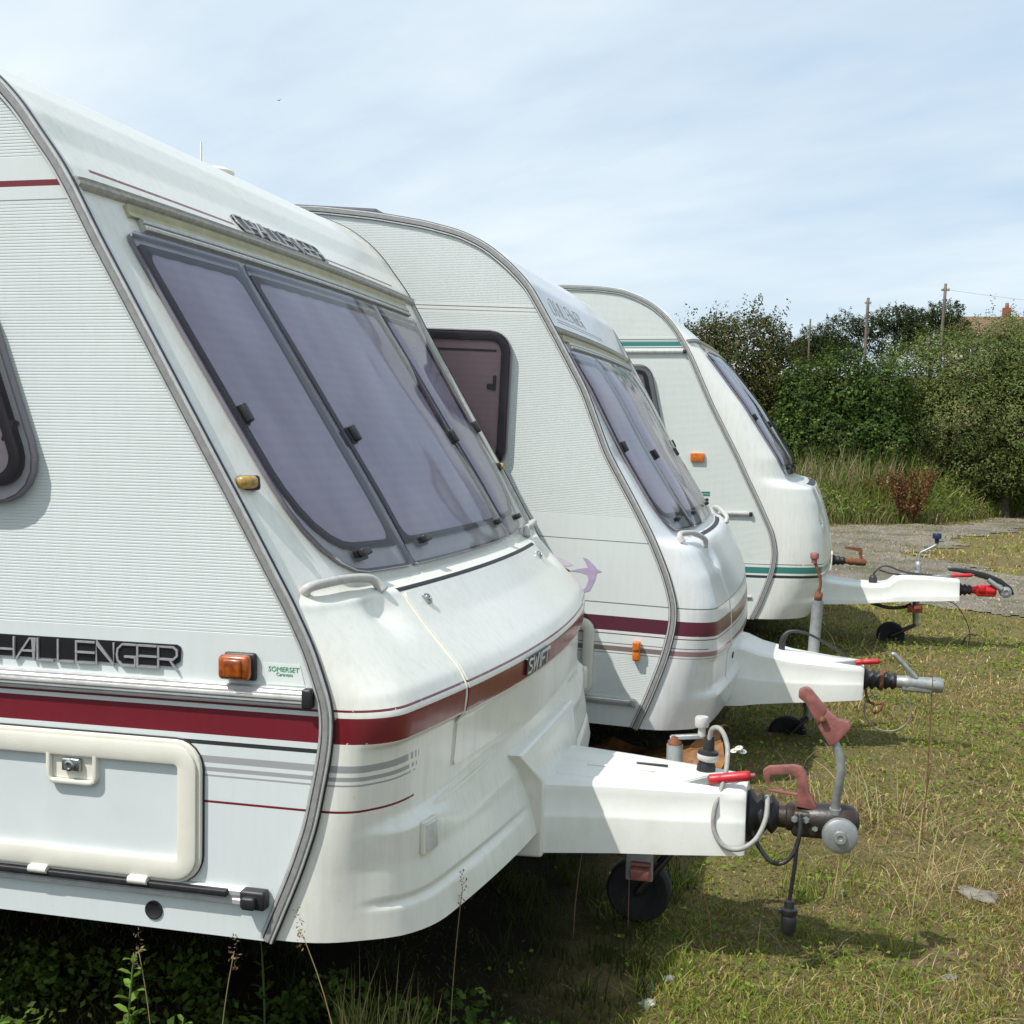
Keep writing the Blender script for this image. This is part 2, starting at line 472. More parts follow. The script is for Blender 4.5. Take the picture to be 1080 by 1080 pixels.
def shell_mesh(sh, name, mats, parent, rowskip_top=8, dense=1):
    vl = [0, .002, .005, .01, .016, .024, .034, .046, .06, .076, .095, .115, .14, .165, .19, .22, .25, .28, .31, .34, .37, .40]
    x = .40
    while x < sh.W/2-.03: x += .045; vl.append(min(x, sh.W/2))
    vl = vl+[sh.W-q for q in reversed(vl) if q < sh.W/2-.001]
    rows = list(range(0, sh.top, dense))
    rows += list(range(sh.top, sh.rear0, 25))+list(range(sh.rear0, sh.n, 6)); rows.append(sh.n-1)
    rows = sorted(set(rows))
    vs = [sh.raw(r, v) for r in rows for v in vl]; k = len(vl); fs = []
    for i in range(len(rows)-1):
        for j in range(k-1): fs.append((i*k+j, i*k+j+1, (i+1)*k+j+1, (i+1)*k+j))
    mb = MB().add(vs, fs, 0, True)
    return mb.build(name, mats, parent, recalc=False)

def side_mesh(sh, name, mat, parent, y, sgn, corr, pitch, depth):
    zs = []; z = .365; top = sh.A[:, 1].max()
    def inc(z): return any(a <= z <= b for a, b in corr)
    while z < top-.004:
        if inc(z) and inc(z+pitch):
            zs += [(z, 0), (z+pitch*.62, 0), (z+pitch*.70, depth), (z+pitch*.92, depth)]; z += pitch
        else:
            zs.append((z, 0)); z += pitch
    zs.append((top-.002, 0))
    vs = []; fs = []
    for (z, d) in zs:
        zz = max(z, .3705)
        xf = sh.side_x(zz); xr = sh.side_x(zz, True)
        vs += [(xr, y+sgn*d, z), (xf-.004, y+sgn*d, z)]
    for i in range(len(zs)-1): fs.append((2*i, 2*i+1, 2*i+3, 2*i+2) if sgn > 0 else (2*i, 2*i+2, 2*i+3, 2*i+1))
    return MB().add(vs, fs, 0, False).build(name, mat, parent, recalc=False)

def bevelled(mb, name, mat, parent, w=.006, seg=2):
    import bmesh
    o = mb.build(name, mat, parent)
    bm = bmesh.new(); bm.from_mesh(o.data)
    bmesh.ops.remove_doubles(bm, verts=bm.verts, dist=1e-5)
    ed = [e for e in bm.edges if len(e.link_faces) == 2 and e.calc_face_angle(0) > .5]
    bmesh.ops.bevel(bm, geom=ed, offset=w, segments=seg, profile=.6, affect='EDGES', clamp_overlap=True)
    bmesh.ops.recalc_face_normals(bm, faces=bm.faces)
    for f in bm.faces: f.smooth = True
    for e in bm.edges:
        if len(e.link_faces) == 2 and e.calc_face_angle(0) > .6: e.smooth = False
    bm.to_mesh(o.data); bm.free()
    return o

def sidemap(y0, sgn=-1):
    return lambda x, z, h: Vector((x, y0+sgn*h, z))

def edge_trim(root, sh, y, sgn):
    """aluminium awning rail that follows the outline of the side"""
    A = sh.A[:, :2]; idx = sorted(set(list(range(0, sh.top+60, 3))+list(range(sh.top+60, sh.n, 14))+[sh.n-1]))
    pts = [Vector((A[i, 0], y, A[i, 1])) for i in idx]
    ns = []
    for j in range(len(pts)):
        t = (pts[min(j+1, len(pts)-1)]-pts[max(j-1, 0)]).normalized()
        ns.append(Vector((t.z, 0, -t.x)))
    bs = [Vector((0, sgn, 0))]*len(pts)
    # a: outwards (towards the front), b: away from the side panel
    sect = [(-.0175, -.004), (-.0175, .006), (-.0155, .010), (-.0115, .010), (-.0105, .005), (-.0085, .005), (-.0075, .0110), (.0045, .0120), (.0055, .008), (.0070, .008), (.0080, .0125), (.0115, .0125), (.0135, .007), (.0135, -.012)]
    mb = MB(); sweep(mb, pts, ns, bs, sect)
    rail = mb.build('awning_rail', M['alu'], root, auto=40)
    mb = MB()
    sweep(mb, pts, ns, bs, [(.0125, .0035), (.0125, .0088), (.0158, .0080), (.0158, .0035)])
    sweep(mb, pts, ns, bs, [(-.0106, .003), (-.0106, .0068), (-.0084, .0068), (-.0084, .003)])
    sweep(mb, pts, ns, bs, [(-.0192, -.003), (-.0192, .0025), (-.0174, .0025), (-.0174, -.003)])
    mb.build('rubber_insert', M['rubber'], rail)
    mb = MB(); sweep(mb, pts, ns, bs, [(-.0070, .006), (-.0070, .0132), (.0042, .0140), (.0042, .006)]); mb.build('infill_strip', M['alu_mid'], rail)

def cross_rail(root, sh, w, name, mat, sect, v0=.004, v1=None, droop=None, parent=None):
    v1 = sh.W-v0 if v1 is None else v1
    vs = [v0+(v1-v0)*(.5-.5*math.cos(PI*i/40)) for i in range(41)]
    pts, ns, bs = [], [], []
    for v in vs:
        ww = w+(droop(v) if droop else 0); u = sh.u(ww)
        vc = min(max(v, .02), sh.W-.02)
        pts.append(sh.raw(u, v)); n = sh.normal(u, vc); ns.append(n)
        du = (sh.raw(u+2, vc)-sh.raw(u-2, vc)).normalized(); bs.append(du)
    mb = MB(); sweep(mb, pts, ns, bs, sect)
    return mb.build(name, mat, parent or root, auto=40)

def front_windows(root, sh, c):
    z0, z1 = c['gz']; W = sh.W; a0, a1 = c.get('split', (.425, .72)); e = c.get('edge', .14); g = .005
    panes = [([(e+.02, z0+.012), (a0-g, z0), (a1-g, z1), (e-c.get('et', 0), z1)], [c.get('cr', .16), .012, .012, .02], 'side'),
             ([(a0+g, z0), (W-a0-g, z0), (W-a1-g, z1), (a1+g, z1)], [.02]*4, 'mid'),
             ([(W-a0+g, z0), (W-e-.02, z0+.012), (W-e+c.get('et', 0), z1), (W-a1+g, z1)], [.012, c.get('cr', .16), .02, .012], 'side')]
    for k, (cn, rad, kind) in enumerate(panes):
        out = rpoly(cn, rad); P = sh.P; full = cn
        cn = [(a, b+.028) if b < (z0+z1)/2 else (a, b) for a, b in cn]
        win = empty('front_window', parent=root)
        mb = MB(); patch(mb, out, P, .016, thick=.005, rings=22, bulge=.010)
        mb.build('pane', M['pane'], win, recalc=False)
        i1 = rpoly(cn, rad, .025); i2 = rpoly(cn, [max(r, .075) for r in rad], .040)
        mb = MB(); band(mb, i1, i2, P, .0115, .001, mi=0); mb.build('seal', M['seal'], win)
        i3 = rpoly(full, rad, .001); i4 = rpoly(full, rad, .008)
        mb = MB(); band(mb, i3, i4, P, .0108, .003, mi=0); mb.build('pane_edge', M['pane_edge'], win)
        i5 = rpoly(cn, [max(r, .06) for r in rad], .034)
        mb = MB(); fold = c.get('fold', .003)
        patch(mb, i5, P, .0045, rings=24, step=.02, hf=(lambda a, b, f=fold: f*math.sin(a*70)*.4))
        mb.build('blind', c['blind'], win, recalc=False)
        # stays, catches
        mb = MB()
        spots = {0: [(e+.03, z0+(z1-z0)*.47, 90), (e+.22, z0+.045, 0)], 1: [(a0+.05+(a1-a0)*.42, z0+(z1-z0)*.42, 90), (a0+.12, z0+.05, 0), (W-a0-.12, z0+.05, 0), (W-a0-.06-(a1-a0)*.42, z0+(z1-z0)*.42, 90)],
                 2: [(W-e-.22, z0+.045, 0), (W-e-.03, z0+(z1-z0)*.47, 90)]}[k]
        for (v, w, ang) in spots:
            p = P(v, w, .026); u = sh.u(w); n = sh.normal(u, v)
            du = (sh.raw(u+2, v)-sh.raw(u-2, v)).normalized(); dv = n.cross(du)
            R = Matrix((du, dv, n)).transposed() if ang else Matrix((dv, du, n)).transposed()
            m2 = MB(); m2.box(p+n*.003, (.045, .018, .016), R, bev=.004); m2.box(p-n*.012, (.05, .03, .012), R, bev=.004)
            m2.build('window_catch', M['plasblack'], win)

def side_window(root, cn, rad, y, sgn, blind, rubber_w=.026, border=.034, thick=.03, catch=True):
    mp = sidemap(y, sgn)
    win = empty('side_window', parent=root)
    out = rpoly(cn, rad)
    mb = MB(); patch(mb, out, mp, thick, thick=.006, rings=4, step=.1); mb.build('pane', M['pane_side'], win)
    i1 = rpoly(cn, rad, border); i2 = rpoly(cn, rad, border+rubber_w)
    mb = MB(); band(mb, i1, i2, mp, thick-.007, -.004, step=.1); mb.build('seal', M['seal'], win)
    e2 = rpoly(cn, rad, .005)
    mb = MB(); band(mb, out, e2, mp, thick-.005, .004, step=.1); mb.build('pane_edge', M['pane_edge'], win)
    i3 = rpoly(cn, rad, border+rubber_w*.7)
    mb = MB(); patch(mb, i3, mp, .004, rings=3, step=.1); mb.build('blind', blind, win)
    return win

def wheel_part(root, name, c, r, w, axis=(0, 1, 0), rimr=.6, mat='tyre', rimmat='rim'):
    c = Vector(c); A = Vector(axis)
    mb = MB(); rr = r*rimr
    mb.lathe(c-A*w/2, A, [(rr, .01*0+w*.12), (rr+.005, 0), (r-w*.16, 0.0), (r-w*.04, w*.08), (r, w*.25), (r, w*.75), (r-w*.04, w*.92), (r-w*.16, w), (rr+.005, w), (rr, w*.88)], 32)
    t = mb.build(name, M[mat], root, auto=50)
    mb = MB()
    mb.lathe(c-A*w/2, A, [(0, w*.28), (rr*.25, w*.25), (rr*.3, w*.32), (rr*.75, w*.36), (rr*.85, w*.18), (rr, w*.12), (rr, w*.88), (rr*.85, w*.8), (0, w*.7)], 28)
    mb.build('rim', M[rimmat], t, auto=40)
    return t

def base_vehicle(name, label, loc, yaw, nd, c, detail=1):
    root = empty(name, loc, (math.radians(c.get('roll', 0)), math.radians(nd), math.radians(yaw)))
    tag(root, label, 'caravan', 'touring caravans parked in a row')
    W = c['W']; sh = Shell(c['knots'], W, c.get('disp'), c.get('step', .008))
    body = shell_mesh(sh, 'moulded_shell', c['shell_mat'], root, dense=c.get('dense', 1))
    side_mesh(sh, 'side_panel', c['side_mat'], root, 0, 1, c['corr'], c['pitch'], c['depth'])
    side_mesh(sh, 'side_panel', c['side_mat'], root, W, -1, c['corr'], c['pitch'], c['depth'])
    xr = sh.side_x(.45, True); zr = .385
    bot = [sh.raw(1, v) for v in np.linspace(0.001, W-.001, 24)]
    # floor board
    mb = MB(); n = len(bot)
    vs = [(p.x-.012, min(max(p.y, .012), W-.012), .372) for p in bot]+[(xr+.02, min(max(p.y, .012), W-.012), .372) for p in bot]
    mb.add(vs, [(i, i+1, n+i+1, n+i) for i in range(n-1)], 0, False)
    mb.build('floor_board', M['underside'], root)
    mb = MB()
    for yy in (W/2-.55, W/2+.55): mb.box(((xr-.1)/2, yy, .33), (abs(xr)-.3, .05, .08), bev=.004)
    mb.box((-2.6, W/2, .30), (.09, W-.35, .07), bev=.01)
    mb.build('chassis', M['dark_steel'], root)
    for yy in (.16, W-.16):
        wheel_part(root, 'wheel', (-2.6, yy, c.get('wz', .31)), .31, .18)
    for xx in (-.55, -4.2):
        for yy in (.42, W-.42):
            mb = MB(); mb.box((xx, yy, .31), (.34, .04, .03), Matrix.Rotation(.12, 3, 'Y'), bev=.005); mb.box((xx-.02, yy, .345), (.5, .06, .02), bev=.004)
            mb.lathe((xx+.16, yy, .30), (0, 0, -1), [(0, 0), (.05, .0), (.055, .02), (0, .025)], 16)
            mb.build('corner_steady', M['dark_steel'], root)
    edge_trim(root, sh, 0, -1); edge_trim(root, sh, W, 1)
    # drip rail above the front window
    zr = c['rail']
    dr = cross_rail(root, sh, zr, 'drip_rail', M['alu_dull'], [(-.004, .009), (.010, .009), (.018, .006), (.022, .001), (.017, -.003), (.020, -.008), (.017, -.012), (.010, -.015), (-.004, -.015)])
    cross_rail(root, sh, zr-.034, 'rail_channel', M['cream_channel'], [(-.004, .016), (.013, .014), (.006, .0), (.010, -.014), (-.004, -.014)], .16)
    cross_rail(root, sh, zr-.062, 'window_hinge', M['alu_dull'], [(-.004, .014), (.014, .014), (.018, .009), (.018, .001), (.012, -.001), (.017, -.004), (.02, -.010), (.018, -.016), (-.004, -.016)], .19)
    front_windows(root, sh, c)
    return root, sh

def grab_handle(root, sh, path, r=.0115, mat='handle'):
    """bar bowed clear of the skin, ends turned into it; path = (v, w, h)"""
    pts = [sh.P(v, w, h) for v, w, h in path]
    mb = MB(); mb.tube(pts, [r*1.25]+[r]*(len(pts)-2)+[r*1.25], 12, sub=5)
    return mb.build('grab_handle', M[mat], root)

def ribbon(mb, sh, pts, width, h0, h1, mi=0):
    """thin raised bead laid along (v, w) points"""
    P = [Vector(p) for p in pts]; sect_pts = []
    Q = []
    for i in range(len(P)-1):
        k = max(1, int((P[i+1]-P[i]).length/.02))
        for j in range(k): Q.append(P[i].lerp(P[i+1], j/k))
    Q.append(P[-1]); vs = []; fs = []
    for i, q in enumerate(Q):
        d = (Q[min(i+1, len(Q)-1)]-Q[max(i-1, 0)]).normalized(); n = Vector((-d.y, d.x))*width/2
        for s, h in ((1.3, h0), (.8, h1), (-.8, h1), (-1.3, h0)):
            vs.append(sh.P(q.x+n.x*s, q.y+n.y*s, h))
    for i in range(len(Q)-1):
        for j in range(3): fs.append((i*4+j, i*4+j+1, (i+1)*4+j+1, (i+1)*4+j))
    mb.add(vs, fs, mi, True)

def drawbar_cover(root, secs, yc, mat, name='drawbar_cover', crease=.55):
    """secs: (x, half width, z bottom, z top)"""
    mb = MB(); vs = []; fs = []
    for (x, w, zb, zt) in secs:
        zc = zb+(zt-zb)*crease
        half = [(0, zt+.004), (w*.55, zt+.003), (w-.035, zt), (w-.014, zt-.003), (w-.003, zt-.012), (w, zt-.03), (w+.001, zc+.006), (w+.007, zc-.002), (w+.009, zc-.012), (w+.012, zb)]
        ring = [(x, yc-a, b) for a, b in reversed(half)]+[(x, yc+a, b) for a, b in half[1:]]
        vs += ring
    k = 19
    for i in range(len(secs)-1):
        for j in range(k-1): fs.append((i*k+j, i*k+j+1, (i+1)*k+j+1, (i+1)*k+j))
    fs.append(tuple((len(secs)-1)*k+j for j in range(k)))
    mb.add(vs, fs, 0, True)
    return mb.build(name, mat, root, auto=38)

def bellows(root, x0, x1, y, z, r0, r1, n=4, mat='rubber', name='rubber_bellows'):
    prof = [(0, 0), (r0, 0)]
    L = x1-x0
    for i in range(n):
        k = r0+(r1-r0)*(i+.5)/n
        prof += [(k*1.12, L*(i+.35)/n), (k*1.12, L*(i+.5)/n), (k*.78, L*(i+.95)/n)]
    prof += [(r1*.8, L), (0, L)]
    mb = MB(); mb.lathe((x0, y, z), (1, 0, 0), prof, 28)
    return mb.build(name, M[mat], root)

def handbrake(root, a, b, c_, mat='red', r=.014):
    mb = MB(); a, b, c_ = Vector(a), Vector(b), Vector(c_)
    d = (b-a).normalized(); R = Matrix((d, Vector((0, 1, 0)), d.cross(Vector((0, 1, 0))))).transposed()
    mb.box((a+b)/2, ((b-a).length, .012, .022), R, bev=.003)
    lv = mb.build('handbrake_lever', M['galv'], root)
    d = (c_-b)
    mb = MB(); L = d.length; mb.lathe(b, d, [(0, 0), (r*.9, 0), (r, .004), (r, L*.3), (r*.94, L*.33), (r, L*.36), (r, L-.01), (r*.85, L), (0, L)], 20)
    mb.build('grip', M[mat], lv)
    mb = MB(); mb.lathe(c_, d, [(.006, -.002), (.006, .012), (.004, .014), (0, .014)], 12); mb.build('release_button', M['pink'], lv)
    return lv

def jockey(root, x, y, ztop, zbot, wheel_c, r=.024, lean=(0, 0), mat='galv', wr=.095):
    top = Vector((x+lean[0], y+lean[1], ztop)); bot = Vector((x, y, zbot))
    mb = MB(); mb.tube([bot, top], r, 20, smoothpath=False)
    mb.tube([bot-Vector((0, 0, .06)), bot+Vector((0, 0, .02))], r*.8, 16, smoothpath=False)
    j = mb.build('jockey_tube', M[mat], root, auto=40)
    wc = Vector(wheel_c)
    mb = MB()
    b0 = bot-Vector((0, 0, .05))
    for s in (-1, 1):
        mb.tube([b0+Vector((0, s*.015, 0)), b0*.6+wc*.4+Vector((0, s*.035, 0)), wc+Vector((0, s*.036, 0))], .011, 10)
    mb.tube([wc-Vector((0, .045, 0)), wc+Vector((0, .045, 0))], .009, 10, smoothpath=False)
    mb.build('jockey_fork', M['dark_steel'], j)
    mb = MB()
    mb.lathe(wc-Vector((0, .028, 0)), (0, 1, 0), [(0, .004), (wr*.55, .004), (wr*.6, 0), (wr*.92, 0), (wr, .012), (wr, .044), (wr*.92, .056), (wr*.6, .056), (wr*.55, .052), (0, .052)], 28)
    mb.build('jockey_wheel', M['tyre'], j, auto=50)
    return j

M['pane_edge'] = simple('tinted_pane_edge', (.20, .18, .22), .3, 0, .08, 20, coat=.3)
W = 2.2
ROOF = lambda dz=0.: [(-1.20, 2.335+dz, -1.22, 2.352+dz, 0, .09), (-1.50, 2.352+dz, -1.52, 2.372+dz, 0, .09), (-4.4, 2.352+dz, -4.4, 2.372+dz, 0, .09),
    (-4.75, 2.22+dz, -4.78, 2.24+dz, 0, .09), (-4.9, 1.9+dz, -4.95, 1.9+dz, 0, .12), (-4.95, 1.0, -5.05, 1.0, 0, .15), (-4.9, .37, -5.0, .37, 0, .2)]
# ---- nearest van: maroon stripes
k1 = [(.005,.370, .385,.370, .11,.24), (.067,.521, .350,.521, .10,.21), (.100,.620, .348,.620, .10,.17), (.128,.765, .358,.765, .11,.12),
      (.134,.820, .364,.818, .11,.10), (.133,.850, .366,.850, .11,.10), (.127,.885, .340,.890, .10,.13), (.090,.987, .240,.985, .08,.24), (.050,1.065, .186,1.052, .09,.34),
      (.042,1.080, .178,1.064, .09,.32), (.036,1.090, .146,1.078, .095,.16), (.030,1.100, .122,1.088, .09,.06), (-.069,1.272, .010,1.272, .08,.05), (-.177,1.455, -.110,1.455, .07,.05), (-.286,1.640, -.230,1.640, .06,.05),
      (-.397,1.828, -.358,1.828, .04,.05), (-.453,1.930, -.410,1.930, .035,.06), (-.486,1.984, -.462,1.990, .02,.06), (-.532,2.044, -.520,2.048, .01,.07),
      (-.577,2.105, -.568,2.109, 0,.08), (-.630,2.160, -.624,2.167, 0,.09), (-.715,2.222, -.714,2.231, 0,.09), (-.830,2.272, -.83,2.283, 0,.09), (-.980,2.308, -.99,2.323, 0,.09)] + ROOF()
def disp1(v, z, vv):
    d = 0.
    rec = sstep(.785, .775, z)*sstep(.60, .66, z)
    d -= .016*(sstep(.789, .780, z))*sstep(.0, .05, vv)
    zt = .612+.030*sstep(.15, .75, vv); tw = .016+.070*sstep(.18, .42, vv)
    d += .027*min(1, max(0, (zt-z)/tw))*sstep(.02, .10, vv)
    d += .006*math.exp(-((z-zt)/.008)**2)*sstep(.04, .10, vv)*sstep(.7, .6, vv)
    g = abs(z-.443)
    d -= .009*sstep(.012, .004, g)*sstep(.05, .075, vv)*sstep(.80, .74, vv)
    # hand-hold scoop in the skin below the handle
    d -= .034*math.exp(-((vv-.275)/.055)**2-((z-1.025)/.038)**2)
    return d
S1 = [(.793, .847, MAROON), (.859, .864, MAROON), (1.986, 1.9935, MAROON, [(.10, .765), (1.395, 2.09)]),
      (.733, .748, GREY, [(-1, .145), (.155, .166), (.174, .181), (.190, .193), (2.055, 9)]), (.715, .724, GREY, [(-1, .150), (.160, .171), (.179, .184), (2.05, 9)]),
      (.704, .708, GREY, [(-1, .158), (.168, .178), (2.04, 9)]), (.648, .653, MAROON, [(-1, .175), (2.02, 9)])]
S1s = [(.793, .848, MAROON), (.8575, .8625, MAROON), (.771, .780, (.03, .03, .032)), (.733, .748, GREY), (.715, .724, GREY), (.704, .708, GREY), (.648, .653, MAROON),
       (1.939, 1.952, MAROON), (1.909, 1.9115, (.2, .2, .19))]
mat_shell1 = striped('white_shell_paint_maroon_lines', (.76, .76, .70), .32, S1, coat=.35)
mat_side1 = striped('white_side_paint_maroon_lines', (.63, .68, .675), .42, S1s, coat=.15, wear=False, bump=.0001, grime=.2)

mat_cover = striped('weathered_hitch_cover', (.74, .745, .71), .38, [], coat=.2, grime=.45, streak=1.2)
W = 2.25
V1L, V1R = (-1.10, 2.30, 0), (0, math.radians(-.76), 0)
root, sh = base_vehicle('caravan', 'nearest white caravan, with bright maroon stripe, cream locker door and black hitch head', V1L, 1.05, -.76,
    dict(W=W, knots=k1, disp=disp1, shell_mat=mat_shell1, side_mat=mat_side1, corr=[(1.003, 1.903), (1.995, 2.34)], pitch=.0068, depth=.0006,
         rail=1.945, step=.0062, et=.026, roll=-.45, gz=(1.096, 1.858), edge=.142, cr=.22, split=(.62, .62), blind=M['curtain'], wz=.275))
V1 = root
sm = sidemap(0)
# side window, sloping front edge
side_window(root, [(-1.55, 1.265), (-.495, 1.265), (-.66, 1.735), (-1.55, 1.735)], [.09, .10, .09, .09], 0, -1, M['curtain_pink'])
mb = MB(); mb.box((-.598, -.012, 1.42), (.02, .02, .05), Matrix.Rotation(.33, 3, 'Y'), bev=.004); mb.build('window_catch', M['plasblack'], root)
side_window(root, [(-3.9, 1.265), (-2.5, 1.265), (-2.5, 1.735), (-3.9, 1.735)], [.09]*4, 0, -1, M['curtain_pink'])
side_window(root, [(-2.2, 1.265), (-.6, 1.265), (-.75, 1.735), (-2.2, 1.735)], [.09]*4, W, 1, M['curtain_pink'])
# belt rail
def straight_rail(root, x0, x1, z, hh, proud, y=0, sgn=-1, name='belt_rail', mat='alu', flutes=5, cap='plasblack'):
    sect = [(-hh, 0), (-hh, proud*.5)]
    for i in range(flutes):
        a = -hh+2*hh*(i+.5)/flutes; d = proud*math.sin(PI*(i+.7)/(flutes+.4))**.5
        sect += [(a-hh*.55/flutes, d), (a+hh*.4/flutes, d), (a+hh*.62/flutes, d*.82)]
    sect += [(hh, proud*.4), (hh, 0)]
    mb = MB(); sweep(mb, [(x0, y, z), (x1, y, z)], [(0, 0, 1)]*2, [(0, sgn, 0)]*2, sect)
    r = mb.build(name, M[mat], root, auto=30)
    if cap:
        mb = MB(); mb.box((x1+.008, y+sgn*proud*.5, z), (.022, proud*1.15, hh*2.1), bev=.005); mb.build('end_cap', M[cap], r)
    return r
straight_rail(root, -4.8, .085, .886, .0195, .022)
lr = straight_rail(root, -4.8, -.036, .4575, .0185, .016, flutes=2, name='lower_rail', cap=None)
mb = MB(); mb.box((-2.45, -.016, .466), (4.74, .018, .014), bev=.003); mb.build('rail_gasket', M['rubber'], lr)
mb = MB(); mb.box((-.020, -.016, .459), (.056, .030, .040), bev=.006); mb.box((-.024, -.034, .456), (.03, .02, .026), bev=.005); mb.build('end_cap', M['plasblack'], lr)
# vent hole
mb = MB(); mb.lathe((-.26, -.0015, .404), (0, 1, 0), [(0, -.0012), (.017, -.0012), (.0185, -.0022), (.0205, -.0015), (.0205, .0015)], 28); mb.build('drain_hole', M['plasblack'], root)
# front locker door on the side
cn = [(-1.95, .473), (-.146, .473), (-.146, .778), (-1.95, .778)]
ld = empty('side_locker_door', parent=root)
o1 = rpoly(cn, [.06]*4); o2 = rpoly(cn, [.06]*4, .05)
mb = MB(); band(mb, o1, rpoly(cn, [.06]*4, .010), sm, .013, .001, step=.06, drop=.004); band(mb, rpoly(cn, [.06]*4, .009), o2, sm, .021, .001, step=.06, drop=.006)
fr = mb.build('door_frame', M['cream'], ld, auto=50)
mb = MB(); patch(mb, rpoly(cn, [.06]*4, .045), sm, .006, rings=2, step=.2); mb.build('door_panel', simple('locker_panel_paint', (.64, .69, .69), .4, 0, .04, 8, coat=.2), ld)
mb = MB(); band(mb, rpoly(cn, [.063]*4, -.0035), rpoly(cn, [.06]*4, .001), sm, .004, .001, step=.06, drop=.002); mb.build('door_gasket', M['rubber'], ld)
for lx in (-.447, -1.62):
    lc = [(lx-.058, .668), (lx+.058, .668), (lx+.058, .742), (lx-.058, .742)]
    mb = MB(); band(mb, rpoly(lc, [.018, .018, .004, .004], -.003), rpoly(lc, [.014, .014, .004, .004], .007), sm, .0205, .005, drop=.004); patch(mb, rpoly(lc, [.014]*4, .008), sm, .0095, rings=2)
    mb.build('latch_surround', M['cream'], ld, auto=50)
    mb = MB(); mb.box((lx, -.016, .708), (.044, .014, .028), bev=.004); mb.lathe((lx, -.02, .708), (0, -1, 0), [(.013, 0), (.012, .008), (.008, .010), (.007, .006), (0, .006)], 20)
    mb.build('lock', M['chrome'], ld, auto=50)
for hx in (-1.75, -.98, -.525, -.285):
    mb = MB(); mb.tube([(hx-.022, -.023, .474), (hx+.022, -.023, .474)], .0085, 12, smoothpath=False); mb.box((hx, -.014, .480), (.044, .014, .012), bev=.003); mb.build('hinge', M['cream'], ld, auto=50)
# amber side lamp
mb = MB(); mb.box((-.059, -.007, .943), (.072, .014, .058), bev=.008); lamp = mb.build('side_marker_lamp', M['plasblack'], root)
mb = MB(); mb.box((-.064, -.023, .943), (.070, .024, .052), bev=.010); mb.box((-.064, -.036, .943), (.040, .008, .036), bev=.004); mb.build('lens', M['brown_lens'], lamp)
# round front clearance lamps
for v, s in ((.075, 1), (W-.06, -1)):
    p = sh.P(v, 1.318, 0); n = Vector((.80, -s*.55, .15)).normalized()
    mb = MB(); t = n.cross(Vector((0, 0, 1))).normalized(); R = Matrix((t, n, t.cross(n))).transposed()
    mb.box(p+n*.006, (.052, .022, .032), R, bev=.007); lamp = mb.build('clearance_lamp', M['plasblack'], root)
    mb = MB(); mb.box(p+n*.022-t*.012*(-s), (.046, .03, .027), R, bev=.011); mb.build('lens', M['amber_old'], lamp)
# lettering on the side and above the front window
mb = MB(); x1_ = -.199; P_ = .0487; x0_ = x1_-10*P_
bp = rpoly([(x0_-.004, .934), (x1_-.018, .934), (x1_-.002, .944), (x1_+.0, .972), (x1_-.008, .9765), (x0_-.004, .9765)], [.004]*6, -.002)
mb.prism(bp, lambda p, k: Vector((p[0], -.004*k-.0005, p[1])), 0)
badge = mb.build('name_badge', M['badge_black'], root)
mb = MB(); lettering(mb, 'CHALLENGER', sm, x0_, .928, P_, .043, .045, .0042, .003, .0075); mb.build('lettering', M['badge_grey'], badge)
mp = lambda a, b, h: sh.P(a, b, h)
vv0, vv1 = .79, 1.385
mb = MB(); bp = densify(rpoly([(vv0, 1.978), (vv1, 1.978), (vv1+.006, 2.00), (vv1, 2.018), (vv0, 2.018)], [.01]*5, -.001), .03)
mb.prism(bp, lambda p, k: sh.P(p[0], p[1], .0005+.005*k), 0)
badge = mb.build('name_badge', M['badge_black'], root)
mb = MB(); lettering(mb, 'CHALLENGER', mp, vv0, 1.975, .0595, .053, .044, .0042, .004, .0075); mb.build('lettering', M['badge_grey'], badge)
# dealer sticker
mb = MB(); mb.prism([(-.002, .908), (.082, .908), (.070, .952), (-.012, .952)][0:4], lambda p, k: Vector((p[0], -.0008-.0006*k, p[1]))); st = mb.build('dealer_sticker', M['sticker'], root)
def text_obj(s, size, mat, parent, mw, name='lettering', extr=.0004, shear=0., sx=1.):
    cu = bpy.data.curves.new('t', 'FONT'); cu.body = s; cu.size = size; cu.extrude = extr; cu.shear = shear; cu.align_x = 'LEFT'
    to = bpy.data.objects.new('t', cu); COL.objects.link(to)
    bpy.context.view_layer.update()
    me = bpy.data.meshes.new_from_object(to.evaluated_get(bpy.context.evaluated_depsgraph_get()))
    bpy.data.objects.remove(to); bpy.data.curves.remove(cu)
    me.transform(Matrix.Diagonal((sx, 1, 1, 1))); me.transform(mw); me.materials.clear(); me.materials.append(mat); me.name = name
    return link(bpy.data.objects.new(name, me), parent)
TS = Matrix.Rotation(PI/2, 4, 'X')
text_obj('SOMERSET', .0145, M['green_ink'], st, Matrix.Translation((.000, -.0018, .936))@TS, shear=.1)
text_obj('Caravans', .010, M['green_ink'], st, Matrix.Translation((.018, -.0018, .927))@TS)
